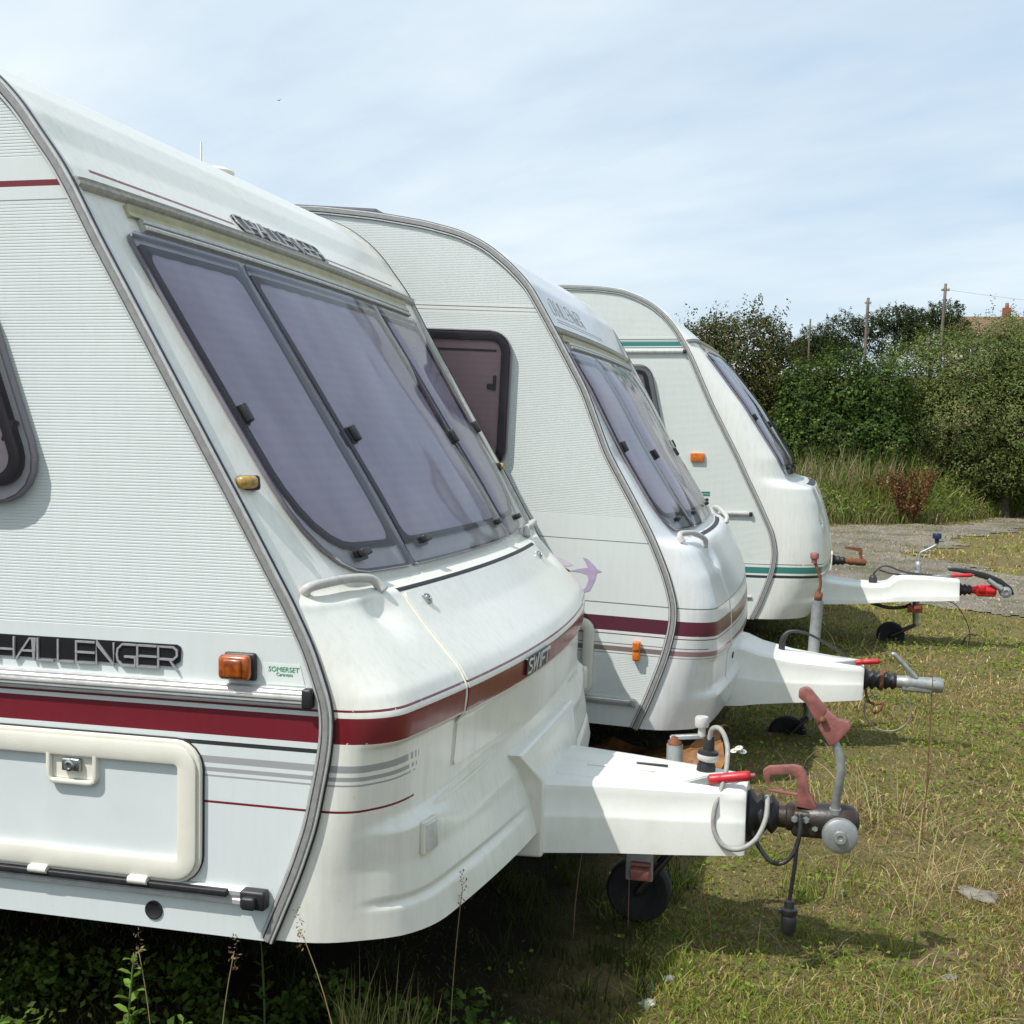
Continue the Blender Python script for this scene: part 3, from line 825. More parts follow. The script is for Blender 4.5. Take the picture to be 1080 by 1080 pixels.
# front locker lid (raised panel) with its gaps, locks and the maker's badge
lid = [(.370, .668), (W-.370, .668), (W-.385, .80), (W-.418, 1.055), (.418, 1.055), (.385, .80)]
mb = MB(); patch(mb, rpoly(lid, [.012, .012, .02, .012, .012, .02]), mp, .0045, thick=.0045, rings=30, step=.012)
lo = mb.build('front_locker_lid', mat_shell1, root, recalc=False)
mb = MB(); ribbon(mb, sh, [(.405, 1.0635), (W-.405, 1.0635)], .006, .0, .0015); mb.build('lid_gap', M['rubber'], lo)
for s in (0, 1):
    mb = MB()
    f = (lambda q: W-q) if s else (lambda q: q)
    ribbon(mb, sh, [(f(.412), 1.055), (f(.385), .855), (f(.380), .79)], .0034, .0, .0035)
    ribbon(mb, sh, [(f(.380), .79), (f(.372), .74), (f(.366), .668)], .004, .0, .003)
    mb.build('lid_edging', M['cream'], lo)
for v in (.50, W-.50):
    p = sh.P(v, 1.030, .006); n = sh.normal(sh.u(1.030), v); t = Vector((0, 1, 0)); R = Matrix((n.cross(t), t, n)).transposed()
    mb = MB(); mb.box(p, (.028, .026, .010), R, bev=.003); mb.lathe(p+n*.003, n, [(.010, 0), (.010, .006), (.006, .007), (.005, .003), (0, .003)], 16); mb.build('lock', M['chrome'], lo, auto=50)
mb = MB(); mb.prism(densify(rpoly([(.80, .803), (1.03, .803), (1.03, .848), (.80, .848)], [.003]*4), .03), lambda p, k: sh.P(p[0], p[1], .005+.006*k)); bd = mb.build('maker_badge', M['badge_black'], lo)
mb = MB(); lettering(mb, 'SWIFT', mp, .812, .808, .047, .038, .034,   .0062, .0105, .0118, slant=.10, widths={'I': .55, 'W': 1.25}); mb.build('lettering', M['badge_white'], bd)
# reflectors
for v, f in ((.185, 1), (W-.185, -1)):
    p = sh.P(v, .563, .004); n = sh.normal(sh.u(.563), v); t = Vector((0, 0, 1)).cross(n).normalized(); R = Matrix((t, n.cross(t), n)).transposed()
    mb = MB(); mb.box(p, (.066, .072, .012), R, bev=.003); rr = mb.build('reflector', M['cream'], root)
    mb = MB(); mb.box(p+n*.006, (.054, .060, .006), R, bev=.003); mb.build('lens', M['clear_lens'], rr)
# grab handles
grab_handle(root, sh, [(.078, 1.090, .000), (.078, 1.091, .018), (.14, 1.090, .024), (.24, 1.086, .024), (.325, 1.078, .020), (.342, 1.066, .002)], r=.0105)
grab_handle(root, sh, [(W-.085, 1.098, .004), (W-.090, 1.100, .030), (W-.14, 1.100, .040), (W-.24, 1.096, .036), (W-.315, 1.088, .028), (W-.335, 1.078, .004)])
# fairing over the A-frame
YC = 1.10
HITCH0 = set(root.children)
mb = MB()
o = []
def fair(yn, yf, yb, ybf, x1, x0, zb, zt, ztt, xb=.25):
    v = [(x1, yn, zb), (x1, yf, zb), (x1, yf, zt), (x1, yn, zt), (x0, yb, ztt), (x0, ybf, ztt), (xb, yn-.012, zb), (xb, yf+.012, zb), (xb, yb, ztt), (xb, ybf, ztt)]
    f = [(0, 1, 2, 3), (3, 2, 5, 4), (0, 3, 4, 8, 6), (1, 7, 9, 5, 2), (4, 5, 9, 8), (6, 8, 9, 7), (0, 6, 7, 1)]
    return v, f
v_, f_ = fair(.855, 1.345, .735, 1.465, .388, .350, .300, .512, .606)
mb.add(v_, f_, 0, False); bevelled(mb, 'frame_fairing', mat_shell1, root, .010, 3)
drawbar_cover(root, [(.36, .225, .310, .506), (.45, .205, .312, .504), (.58, .175, .314, .502), (.72, .150, .315, .496), (.85, .118, .315, .492), (.905, .105, .315, .490), (.916, .098, .317, .482)], YC, mat_cover)
mb = MB(); mb.box((.905, YC, .402), (.010, .18, .15), bev=.003); mb.box((.5, YC, .36), (.9, .07, .06)); mb.build('drawbar', M['dark_steel'], root)
bellows(root, .916, 1.000, YC, .402, .060, .044, 3)
mb = MB()
mb.lathe((.99, YC, .400), (1, 0, 0), [(0, 0), (.030, 0), (.031, .03), (.037, .035), (.037, .05), (.033, .055), (.036, .09), (.043, .11), (.046, .15), (.048, .185), (.041, .21), (.024, .224), (0, .228)], 24)
mb.box((1.11, YC, .390), (.15, .07, .075), bev=.016)
cp = mb.build('coupling_head', M['dark_steel'], root, auto=40)
for bx, bz in ((1.045, .405), (1.075, .405), (1.10, .385)):
    mb = MB(); mb.lathe((bx, YC-.034, bz), (0, -1, 0), [(0, .010), (.007, .010), (.007, .004), (.010, .004), (.010, -.01)], 6); mb.build('bolt', M['galv'], cp, auto=30)
mb = MB(); mb.lathe((1.165, YC-.050, .374), (0, -1, 0), [(0, -.09), (.043, -.09), (.048, -.082), (.048, 0), (.046, .008), (.038, .013), (.018, .015), (.016, .022), (.008, .022), (.006, .018), (0, .018)], 32); mb.build('stabiliser_pad', M['galv'], cp, auto=40)
mb = MB(); mb.tube([(1.150, YC-.020, .400), (1.152, YC-.030, .46), (1.160, YC-.045, .53), (1.158, YC-.045, .585), (1.140, YC-.045, .635)], [.013, .012, .012, .012, .011], 14); mb.tube([(1.151, YC-.026, .428), (1.151, YC-.028, .442)], .016, 14, smoothpath=False)
lv = mb.build('stabiliser_lever', M['galv'], cp, auto=50)
def xzplate(mb, pts, y, th, mi=0):
    mb.prism(pts, lambda p, k: Vector((p[0], y+th*(k-.5), p[1])), mi)
mb = MB()
xzplate(mb, [(1.128, .618), (1.150, .628), (1.185, .672), (1.178, .688), (1.150, .690), (1.118, .716), (1.094, .722), (1.098, .668)], YC-.045, .034)
xzplate(mb, [(1.098, .672), (1.120, .716), (1.076, .768), (1.064, .772), (1.046, .764), (1.044, .745), (1.062, .732)], YC-.045, .040)
bevelled(mb, 'stabiliser_handle', M['pink'], cp, .007, 2)
mb = MB(); mb.tube([(1.110, YC-.075, .690), (1.110, YC-.015, .690)], .009, 12, smoothpath=False); mb.build('pivot_bolt', M['rust'], cp)
mb = MB()
ho = [(.956, .528), (.958, .508), (.968, .490), (.978, .492), (.974, .508), (.980, .518), (1.030, .524), (1.046, .514), (1.050, .470), (1.046, .436), (1.096, .430), (1.104, .438), (1.080, .480), (1.072, .530), (1.060, .545), (1.040, .549), (.972, .540)]
xzplate(mb, ho, YC-.012, .024)
xzplate(mb, [(.972, .478), (.972, .470), (1.052, .462), (1.052, .470)], YC-.012, .016)
bevelled(mb, 'coupling_handle', M['pink'], cp, .004, 2)
for x0_, x1_, y_, z_ in ((.40, .50, -.14, .5055), (.47, .66, -.03, .508), (.60, .69, .035, .506), (.74, .80, -.015, .5005)):
    mb = MB(); mb.box(((x0_+x1_)/2, YC+y_, z_), (x1_-x0_, .009, .006), Matrix.Rotation(.02, 3, 'Y'), bev=.0025); mb.build('cover_rib', mat_cover if y_ != .035 else M['plasblack'], root)
handbrake(root, (.70, YC-.085, .470), (.815, YC-.085, .508), (.925, YC-.085, .528))
jockey(root, .695, YC+.16, .538, .27, (.60, YC+.16, .095), lean=(.0, 0))
# crank on the jockey wheel
mb = MB(); mb.lathe((.695, YC+.16, .538), (0, 0, 1), [(.021, 0), (.021, .010), (.014, .016), (.014, .026), (0, .028)], 18, 0)
cr = mb.build('crank_boss', M['rust'], root)
mb = MB(); mb.box((.730, YC+.16, .563), (.10, .020, .014), Matrix.Rotation(-.12, 3, 'Y'), bev=.004); mb.build('crank_arm', M['galv'], cr)
mb = MB(); mb.lathe((.772, YC+.16, .568), (0, 0, 1), [(0, 0), (.011, 0), (.011, .025), (.019, .028), (.021, .034), (.021, .052), (.018, .058), (0, .059)], 20); mb.build('crank_knob', M['handle'], cr, auto=50)
# clamp under the frame
mb = MB(); mb.box((.635, YC-.115, .275), (.075, .012, .11), bev=.003); cl = mb.build('jockey_clamp', M['galv'], root)
mb = MB(); mb.box((.640, YC-.133, .245), (.056, .026, .034), Matrix.Rotation(.25, 3, 'X'), bev=.006); mb.box((.640, YC-.126, .270), (.056, .02, .010), bev=.003); mb.build('clamp_lever', M['pink'], cl)
for bx in (.612, .662):
    mb = MB(); mb.lathe((bx, YC-.120, .305), (0, -1, 0), [(0, .006), (.006, .006), (.006, 0)], 6); mb.build('bolt', M['dark_steel'], cl, auto=30)
# plug socket, curly breakaway lead, road-light lead
mb = MB(); mb.lathe((.795, YC+.05, .492), (.1, 0, 1), [(0, 0), (.027, 0), (.026, .02), (.02, .034), (.026, .036), (.030, .050), (.028, .062), (.016, .066), (.014, .09), (.011, .105), (0, .106)], 18, 0)
sk = mb.build('cable_gland', M['plasblack'], root, auto=40)
mb = MB(); mb.lathe((.799, YC+.05, .525), (.1, 0, 1), [(.022, 0), (.030, .004), (.031, .018), (.024, .026)], 18); mb.build('gland_ring', M['handle'], sk)
mb = MB(); mb.tube([(.803, YC+.045, .585), (.812, YC+.03, .622), (.838, YC+.0, .628), (.858, YC-.03, .592), (.86, YC-.07, .54), (.85, YC-.10, .49), (.835, YC-.125, .44), (.835, YC-.13, .385), (.862, YC-.135, .345), (.905, YC-.135, .340), (.945, YC-.12, .365), (.968, YC-.09, .41), (.972, YC-.06, .450), (.970, YC-.04, .462)], .0068, 12)
mb.build('breakaway_cable', M['cable_grey'], root)
mb = MB(); mb.tube([(.930, YC-.04, .368), (.950, YC-.055, .330), (.985, YC-.06, .290), (1.020, YC-.06, .290), (1.048, YC-.06, .325), (1.060, YC-.06, .380), (1.058, YC-.05, .425)], .0062, 10); cb = mb.build('lighting_cable', M['cable_black'], root)
mb = MB(); mb.tube([(1.052, YC-.06, .345), (1.050, YC-.06, .29), (1.042, YC-.06, .22), (1.038, YC-.06, .185)], .0055, 10)
mb.lathe((1.038, YC-.06, .19), (0, 0, -1), [(.006, 0), (.013, .004), (.014, .022), (.022, .026), (.022, .04), (.019, .043), (.021, .048), (.021, .085), (.016, .09), (.016, .098), (0, .098)], 18)
mb.box((1.018, YC-.06, .157), (.018, .012, .012), bev=.003)
mb.build('road_light_plug', M['plasblack'], cb, auto=45)
for q_ in root.children:
    if q_ not in HITCH0: q_.location.x += .015
# roof ventilator and aerial
mb = MB(); mb.lathe((-1.03, 1.72, 2.284), (-.12, 0, 1), [(.03, 0), (.03, .045), (.085, .048), (.09, .058), (.07, .072), (.03, .08), (0, .082)], 24); mb.build('roof_ventilator', M['cream'], root, auto=50)
mb = MB(); mb.tube([(-1.10, 1.78, 2.28), (-1.10, 1.78, 2.475)], .0035, 8, smoothpath=False); mb.build('aerial', M['alu_dull'], root)

W = 2.2
# ---- second van: thin brown lines, swallow, maroon band
BR = (.20, .16, .15); MAUVE = (.33, .19, .21); DKG = (.16, .16, .15)
k2 = [(-.002,.362, .33,.362, .09,.26), (.045,.482, .36,.482, .09,.22), (.100,.653, .372,.653, .09,.16), (.125,.775, .362,.775, .08,.12), (.127,.863, .345,.863, .07,.11),
      (.091,.979, .29,.979, .05,.13), (.045,1.080, .235,1.080, .06,.15), (.032,1.105, .215,1.105, .07,.14), (.022,1.125, .165,1.120, .09,.12), (.015,1.140, .148,1.130, .09,.10), (-.056,1.262, .055,1.262, .09,.08), (-.176,1.455, -.08,1.455, .08,.07), (-.283,1.704, -.235,1.704, .06,.07),
      (-.409,1.911, -.395,1.911, .03,.07), (-.440,1.960, -.425,1.960, .03,.07), (-.471,2.01, -.455,2.015, .02,.07), (-.534,2.108, -.52,2.12, 0,.08), (-.62,2.19, -.61,2.21, 0,.09), (-.717,2.261, -.71,2.28, 0,.09), (-.825,2.309, -.825,2.33, 0,.09), (-.982,2.346, -.985,2.37, 0,.09)] + [(-1.201,2.378, -1.21,2.40, 0,.09), (-1.45,2.40, -1.46,2.425, 0,.09), (-4.4,2.40, -4.4,2.425, 0,.09)] + ROOF(.045)[3:]
def disp2(v, z, vv):
    d = -.012*sstep(.660, .645, z)*sstep(0, .06, vv)
    d += .020*sstep(.520, .500, z)*sstep(.02, .10, vv)
    d -= .024*math.exp(-((vv-.40)/.05)**2-((z-1.03)/.04)**2)
    return d
S2s = [(.750, .808, (.085, .012, .03)), (.735, .739, (.12, .03, .045)), (.858, .8625, DKG), (.697, .7005, DKG), (.668, .688, BR), (.658, .661, DKG), (1.106, 1.1095, DKG), (2.003, 2.006, BR), (2.018, 2.022, BR)]
S2 = [(.750, .808, (.115, .018, .04)), (.735, .739, (.12, .03, .045)), (.858, .8625, DKG), (.697, .7005, DKG, [(0, .06), (2.14, 2.2)]), (.668, .688, MAUVE), (.658, .661, MAUVE)]
mat_shell2 = striped('white_shell_paint_claret_lines', (.72, .74, .755), .3, S2, coat=.4)
mat_side2 = striped('white_side_paint_claret_lines', (.64, .68, .675), .42, S2s, coat=.15, wear=False, bump=.0001, grime=.2)
root, sh = base_vehicle('caravan', 'middle white caravan with a lilac swallow motif, black-framed side window and galvanised hitch head', (-.74, 4.85, -.10), 1.5, 1.3,
    dict(W=W, knots=k2, disp=disp2, shell_mat=mat_shell2, side_mat=mat_side2, corr=[(.47, .650), (1.20, 1.995), (2.03, 2.39)], pitch=.0068, depth=.0009,
         rail=1.945, gz=(1.134, 1.855), split=(.60, .60), edge=.11, cr=.14, blind=M['curtain_pink'], dense=2, wz=.38))
side_window(root, [(-1.75, 1.36), (-.585, 1.36), (-.585, 1.925), (-1.75, 1.925)], [.09]*4, 0, -1, M['curtain_mauve'], rubber_w=.035, border=.006, thick=.028)
mb = MB(); mb.box((-.665, -.012, 1.70), (.03, .02, .02), bev=.003); mb.box((-.65, -.012, 1.715), (.01, .02, .06), bev=.003); mb.box((-1.16, -.008, 1.845), (1.02, .004, .008)); mb.build('window_stay', M['plasblack'], root)
side_window(root, [(-3.9, 1.36), (-2.6, 1.36), (-2.6, 1.925), (-3.9, 1.925)], [.09]*4, 0, -1, M['curtain_mauve'], rubber_w=.035, border=.006)
straight_rail(root, -4.8, -.02, .466, .014, .018, name='lower_rail', cap='alu_dull')
mb = MB(); mb.box((-.011, -.018, .698), (.032, .034, .040), bev=.008); mb.box((-.011, -.016, .660), (.030, .028, .044), bev=.008); mb.build('side_marker_lamp', M['amber'], root)
cn = [(-1.2, .475), (-.185, .475), (-.185, .792), (-1.2, .792)]
sm2 = sidemap(0); ld = empty('side_locker_door', parent=root)
mb = MB(); band(mb, rpoly(cn, [.055]*4), rpoly(cn, [.055]*4, .042), sm2, .032, .001, step=.06, drop=.012); mb.build('door_frame', M['cream'], ld, auto=50)
mb = MB(); patch(mb, rpoly(cn, [.05]*4, .038), sm2, .006, rings=2, step=.2); mb.build('door_panel', mat_side2, ld)
# swallow
def curve2(pts, sub=6):
    P = [Vector((*p, 0)) for p in pts]; out = []
    n = len(P)
    for i in range(n):
        p0, p1, p2, p3 = P[i-1], P[i], P[(i+1) % n], P[(i+2) % n]
        for k in range(sub):
            t = k/sub; q = .5*((2*p1)+(p2-p0)*t+(2*p0-5*p1+4*p2-p3)*t*t+(3*p1-p0-3*p2+p3)*t**3); out.append((q.x, q.y))
    return out
mb = MB()
A_ = [(-.170, .983), (-.188, .990), (-.205, 1.008), (-.232, 1.030), (-.252, 1.034), (-.238, 1.014), (-.228, .994), (-.262, .988), (-.300, .976), (-.262, .974), (-.230, .966), (-.222, .945), (-.234, .912), (-.262, .884), (-.215, .902), (-.196, .945), (-.190, .976)]
mb.prism(A_, lambda p, k: Vector((p[0], -.0006-.0006*k, p[1]))); sw = mb.build('swallow_motif', M['purple_ink'], root)
mb = MB()
mb.prism(curve2([(-.29, 1.000), (-.34, 1.025), (-.42, 1.040), (-.50, 1.030), (-.44, 1.012), (-.36, .992)], 3), lambda p, k: Vector((p[0], -.0005-.0004*k, p[1])))
mb.prism(curve2([(-.32, .975), (-.37, .990), (-.45, .978), (-.40, .962), (-.35, .960)], 3), lambda p, k: Vector((p[0], -.0005-.0004*k, p[1])))
mb.build('wing_wash', M['pale_purple'], sw)
mb = MB(); mb.prism([(-.298, .976), (-.34, .998), (-.40, 1.00), (-.40, .965), (-.34, .966)], lambda p, k: Vector((p[0], -.0012-.0006*k, p[1]))); mb.build('tail_flash', M['maroon'], sw)
grab_handle(root, sh, [(.10, 1.110, .004), (.11, 1.115, .030), (.18, 1.112, .036), (.27, 1.108, .032), (.34, 1.095, .022), (.355, 1.08, .0)])
grab_handle(root, sh, [(W-.10, 1.110, .004), (W-.11, 1.115, .030), (W-.18, 1.112, .036), (W-.27, 1.108, .032), (W-.34, 1.095, .022), (W-.355, 1.08, .0)])
mp = lambda a, b, h: sh.P(a, b, h)
mb = MB(); lettering(mb, 'CHALLENGER', mp, .22, 2.02, .072, .05, .062, .0035, .0004, .0012, slant=-.3); ribbon(mb, sh, [(.26, 2.000), (1.35, 2.000)], .003, .0, .0012); ribbon(mb, sh, [(.25, 1.990), (1.35, 1.990)], .003, .0, .0012)
mb.build('name_decal', simple('faint_grey_decal', (.45, .46, .48), .4), root)
for f in (lambda q: q, lambda q: W-q): mb = MB(); ribbon(mb, sh, [(f(.42), 1.098), (f(.42), .82), (f(.43), .60), (f(.46), .47)], .004, 0, .003); mb.build('lid_seam', M['cream'], root)
mb = MB(); ribbon(mb, sh, [(.42, 1.113), (1.78, 1.113)], .005, 0, .0015); mb.build('lid_gap', M['rubber'], root)
mb = MB(); mb.lathe(sh.P(.62, .585, .0), sh.normal(sh.u(.585), .62), [(0, .004), (.014, .004), (.016, 0)], 16); mb.build('gas_vent', M['plasblack'], root)
mb = MB(); mb.box((-1.46, .42, 2.432), (.42, .50, .028), Matrix.Rotation(.04, 3, 'Y'), bev=.012); sk = mb.build('roof_hatch', M['lens_dark'], root)
mb = MB(); mb.box((-1.46, .42, 2.418), (.46, .54, .016), Matrix.Rotation(.04, 3, 'Y'), bev=.007); mb.build('hatch_frame', M['cream'], sk)
YC = 1.1
v_, f_ = fair(.80, 1.40, .76, 1.44, .33, .30, .29, .50, .56, .2)
drawbar_cover(root, [(.24, .255, .30, .600), (.38, .235, .31, .580), (.45, .215, .32, .556), (.60, .180, .335, .532), (.78, .14, .35, .522), (.91, .105, .362, .520), (.925, .095, .364, .510)], YC, mat_cover, crease=.5)
mb = MB(); mb.box((.918, YC, .44), (.010, .17, .13), bev=.003); mb.box((.45, YC, .39), (.9, .07, .06)); mb.build('drawbar', M['dark_steel'], root)
bellows(root, .925, 1.08, YC, .445, .046, .034, 5)
mb = MB(); mb.lathe((1.0, YC, .445), (1, 0, 0), [(.046, 0), (.049, .004), (.049, .014), (.046, .018)], 20); mb.build('bellows_strap', M['rust'], root)
mb = MB(); mb.lathe((1.07, YC, .445), (1, 0, 0), [(0, 0), (.028, 0), (.030, .04), (.034, .05), (.030, .07), (.034, .16), (.036, .20), (.03, .215), (.022, .20), (0, .19)], 22); mb.box((1.17, YC, .43), (.14, .055, .05), bev=.012)
cp = mb.build('coupling_head', M['galv'], root, auto=40)
mb = MB(); mb.tube([(1.165, YC-.01, .47), (1.135, YC-.01, .50), (1.065, YC-.01, .568), (1.050, YC-.01, .570)], .0115, 12); mb.build('coupling_handle', M['galv'], cp)
handbrake(root, (.75, YC-.085, .508), (.885, YC-.085, .532), (.99, YC-.085, .548), r=.0125)
jockey(root, .690, YC+.16, .775, .25, (.60, YC+.16, .10), r=.027, lean=(.010, 0))
mb = MB(); mb.tube([(.700, YC+.16, .77), (.702, YC+.16, .815)], .019, 14, smoothpath=False)
mb.tube([(.702, YC+.16, .81), (.706, YC+.16, .87), (.690, YC+.16, .92), (.672, YC+.16, .965)], .0075, 10)
cr = mb.build('crank_rod', M['rust'], root)
mb = MB(); mb.lathe((.670, YC+.16, .955), (0, 0, 1), [(0, 0), (.013, 0), (.014, .02), (.02, .024), (.021, .045), (.017, .05), (0, .052)], 18); mb.build('crank_knob', M['pink'], cr, auto=50)
mb = MB(); mb.tube([(.545, YC+.02, .53), (.55, YC+.02, .60), (.585, YC+.02, .635), (.66, YC+.02, .630), (.75, YC+.03, .59), (.84, YC+.05, .54)], [.016, .014, .008, .006, .006, .006], 10); mb.build('lighting_cable', M['cable_black'], root)
pts = [(1.045+.105*math.cos(a)*1.0, YC-.04, .315+.10*math.sin(a)) for a in np.linspace(2.3, 7.3, 22)]
mb = MB(); mb.tube([(.96, YC-.03, .40), (.985, YC-.035, .37), (1.0, YC-.04, .38)]+[tuple(p) for p in pts[1:]], .0032, 6, sub=3); br = mb.build('breakaway_wire', M['wire'], root)
mb = MB(); mb.tube([(.94, YC-.03, .40), (.955, YC-.03, .35), (.99, YC-.035, .335), (1.02, YC-.035, .345), (1.01, YC-.035, .31), (.985, YC-.03, .29)], .0065, 8); mb.build('chain_end', M['rust'], br)

# ---- third van: green lines
GN = (.035, .20, .17); DKN = (.03, .04, .045)
k3 = [(.004,.369, .40,.369, .09,.28), (.05,.46, .455,.46, .09,.24), (.086,.561, .488,.561, .09,.20), (.125,.67, .505,.67, .08,.18), (.143,.80, .505,.80, .08,.18), (.118,.929, .485,.929, .07,.18),
      (.075,1.02, .46,1.02, .06,.18), (.029,1.12, .43,1.12, .05,.18), (-.02,1.22, .390,1.215, .05,.17), (-.03,1.24, .35,1.225, .05,.17), (-.045,1.27, .27,1.245, .05,.16), (-.06,1.30, .235,1.262, .05,.15), (-.104,1.396, .20,1.396, .08,.10), (-.282,1.737, -.02,1.737, .08,.08), (-.40,2.0, -.225,2.0, .07,.08),
      (-.439,2.081, -.305,2.09, .06,.08), (-.485,2.16, -.385,2.17, .04,.09), (-.529,2.231, -.48,2.245, .02,.09), (-.60,2.315, -.57,2.33, 0,.09), (-.683,2.383, -.67,2.40, 0,.09), (-.77,2.43, -.765,2.455, 0,.09), (-.881,2.472, -.88,2.498, 0,.09), (-1.05,2.495, -1.06,2.52, 0,.09), (-1.26,2.505, -1.27,2.53, 0,.09), (-4.4,2.505, -4.4,2.53, 0,.09)] + ROOF(.15)[3:]
def disp3(v, z, vv):
    d = -.010*sstep(.630, .615, z)*sstep(0, .06, vv)
    d += .018*sstep(.50, .48, z)*sstep(.02, .10, vv)
    d -= .03*math.exp(-((vv-.22)/.045)**2-((z-1.00)/.035)**2)
    return d
S3s = [(.721, .725, DKN), (.664, .704, GN), (.634, .652, DKN), (2.160, 2.165, DKN), (2.148, 2.154, (.2, .3, .3)), (2.118, 2.146, GN), (2.106, 2.111, DKN)]
S3 = [(.722, .727, DKN), (.668, .709, GN), (.637, .655, DKN)]
mat_shell3 = striped('white_shell_paint_green_lines', (.72, .74, .71), .32, S3, coat=.35)
mat_side3 = striped('white_side_paint_green_lines', (.65, .69, .67), .42, S3s, coat=.15, wear=False, bump=.0001, grime=.2)
root, sh = base_vehicle('caravan', 'white caravan with green stripes and a bright red and black hitch head', (-.48, 8.03, -.10), 1.0, -1.0,
    dict(W=W, knots=k3, disp=disp3, shell_mat=mat_shell3, side_mat=mat_side3, corr=[(.40, .625), (.74, 2.095), (2.175, 2.49)], pitch=.0075, depth=.0009,
         rail=2.155, gz=(1.285, 2.07), split=(.60, .60), edge=.085, cr=.12, blind=M['curtain'], dense=2, wz=.30))
side_window(root, [(-1.9, 1.45), (-.56, 1.45), (-.68, 2.0), (-1.9, 2.0)], [.09]*4, 0, -1, M['curtain_pink'])
straight_rail(root, -1.6, -.025, 1.044, .013, .02, name='light_rail'); straight_rail(root, -1.6, -.47, 2.082, .012, .02, name='light_rail')
straight_rail(root, -4.8, .0, .508, .009, .012, name='lower_rail', cap=None)
mb = MB(); mb.box((-.365, -.010, 1.403), (.088, .020, .055), bev=.004); mb.build('side_marker_lamp', M['amber'], root)
mb = MB()
for z0, z1 in ((1.155, 1.165), (1.171, 1.181)): mb.box((-.62, -.0012, (z0+z1)/2), (.68, .0012, z1-z0))
mb.build('green_flash', simple('green_vinyl', GN, .4), root)
p = sh.P(.22, .985, .0); n = sh.normal(sh.u(.985), .22); t = Vector((0, 0, 1)).cross(n).normalized(); R = Matrix((t, n.cross(t), n)).transposed()
for v in (.22, W-.22):
    p = sh.P(v, .985, .0); n = sh.normal(sh.u(.985), v); t = Vector((0, 0, 1)).cross(n).normalized(); R = Matrix((t, n.cross(t), n)).transposed()
    mb = MB(); mb.box(p+n*.008-Vector((0, 0, .012)), (.15, .022, .03), R, bev=.009); mb.box(p+n*.0+Vector((0, 0, .03)), (.07, .05, .012), R, bev=.004); mb.build('recessed_handle', M['badge_grey'], root)
for f in (lambda q: q, lambda q: W-q): mb = MB(); ribbon(mb, sh, [(f(.48), 1.205), (f(.48), .80), (f(.50), .60)], .006, 0, .004); mb.build('lid_seam', M['cream'], root)
mb = MB(); ribbon(mb, sh, [(.60, 1.15), (.60, .85), (1.6, .85), (1.6, 1.15)], .004, 0, .003); mb.build('lid_seam', M['cream'], root)
mb = MB(); ribbon(mb, sh, [(.44, 1.222), (1.76, 1.222)], .010, 0, .002); mb.build('lid_gap', M['rubber'], root)
mb = MB()
for k in range(7): pz = .53+k*.011; mb.add([sh.P(v, pz+dz, .003) for v in (.20, .30) for dz in (0, .006)], [(0, 1, 3, 2)])
gv = mb.build('vent_slats', M['cream'], root)
mb = MB(); mb.prism(rpoly([(.19, .52), (.31, .52), (.31, .61), (.19, .61)], [.01]*4), lambda p, k: sh.P(p[0], p[1], .0005+.001*k)); mb.build('gas_vent', M['clear_lens'], root)
mb = MB(); mb.prism(rpoly([(.195, .535), (.235, .535), (.235, .600), (.195, .600)], [.004]*4), lambda p, k: sh.P(p[0], p[1], .001+.002*k)); mb.build('vent_opening', M['plasblack'], root)
drawbar_cover(root, [(.42, .235, .37, .535), (.50, .225, .37, .530), (.70, .200, .378, .508), (.86, .175, .392, .508), (.905, .168, .395, .520), (.955, .160, .40, .562), (1.0, .150, .402, .572), (1.2, .125, .410, .574), (1.36, .105, .415, .570), (1.377, .098, .418, .562)], YC, mat_cover, crease=.25)
mb = MB(); mb.box((1.37, YC, .48), (.010, .17, .12), bev=.003); mb.box((.8, YC, .43), (1.1, .07, .06)); mb.tube([(.75, YC-.1, .39), (.9, YC-.08, .345), (1.02, YC-.05, .35), (1.06, YC-.03, .37)], .012, 8); mb.build('drawbar', M['dark_steel'], root)
bellows(root, 1.378, 1.47, YC, .485, .042, .030, 3)
mb = MB(); mb.lathe((1.46, YC, .485), (1, 0, 0), [(0, 0), (.025, 0), (.028, .03), (.04, .05), (.038, .10), (.04, .15), (.03, .17), (0, .17)], 20); mb.box((1.56, YC, .478), (.13, .065, .07), bev=.015); mb.box((1.53, YC-.03, .50), (.05, .03, .05), bev=.01)
cp = mb.build('coupling_head', M['brightred'], root, auto=40)
mb = MB(); mb.lathe((1.69, YC-.028, .480), (0, -1, 0), [(0, -.075), (.037, -.075), (.040, -.07), (.040, 0), (.036, .012), (.018, .018), (.016, .010), (0, .010)], 28); mb.tube([(1.57, YC-.03, .565), (1.61, YC-.035, .535), (1.66, YC-.035, .50)], [.016, .018, .02], 12)
mb.build('stabiliser_pad', M['galv'], cp, auto=50)
mb = MB()
P_ = [(1.30, .632), (1.36, .637), (1.46, .628), (1.56, .608), (1.66, .570), (1.73, .515), (1.748, .47), (1.738, .455), (1.715, .50), (1.65, .535), (1.56, .562), (1.48, .585), (1.42, .600), (1.31, .614)]
xzplate(mb, P_, YC, .05); bevelled(mb, 'coupling_handle', M['plasblack'], cp, .008, 2)
handbrake(root, (1.18, YC-.07, .568), (1.32, YC-.07, .588), (1.46, YC-.07, .596), r=.0135)
jockey(root, 1.11, YC+.13, .60, .25, (.94, YC+.13, .115), r=.024, wr=.10)
mb = MB(); mb.tube([(1.115, YC+.13, .60), (1.118, YC+.13, .66)], .022, 12, smoothpath=False); mb.tube([(1.118, YC+.13, .63), (1.125, YC+.13, .715), (1.17, YC+.13, .745), (1.235, YC+.13, .785), (1.238, YC+.13, .81)], .009, 10); cr = mb.build('crank_rod', M['galv'], root)
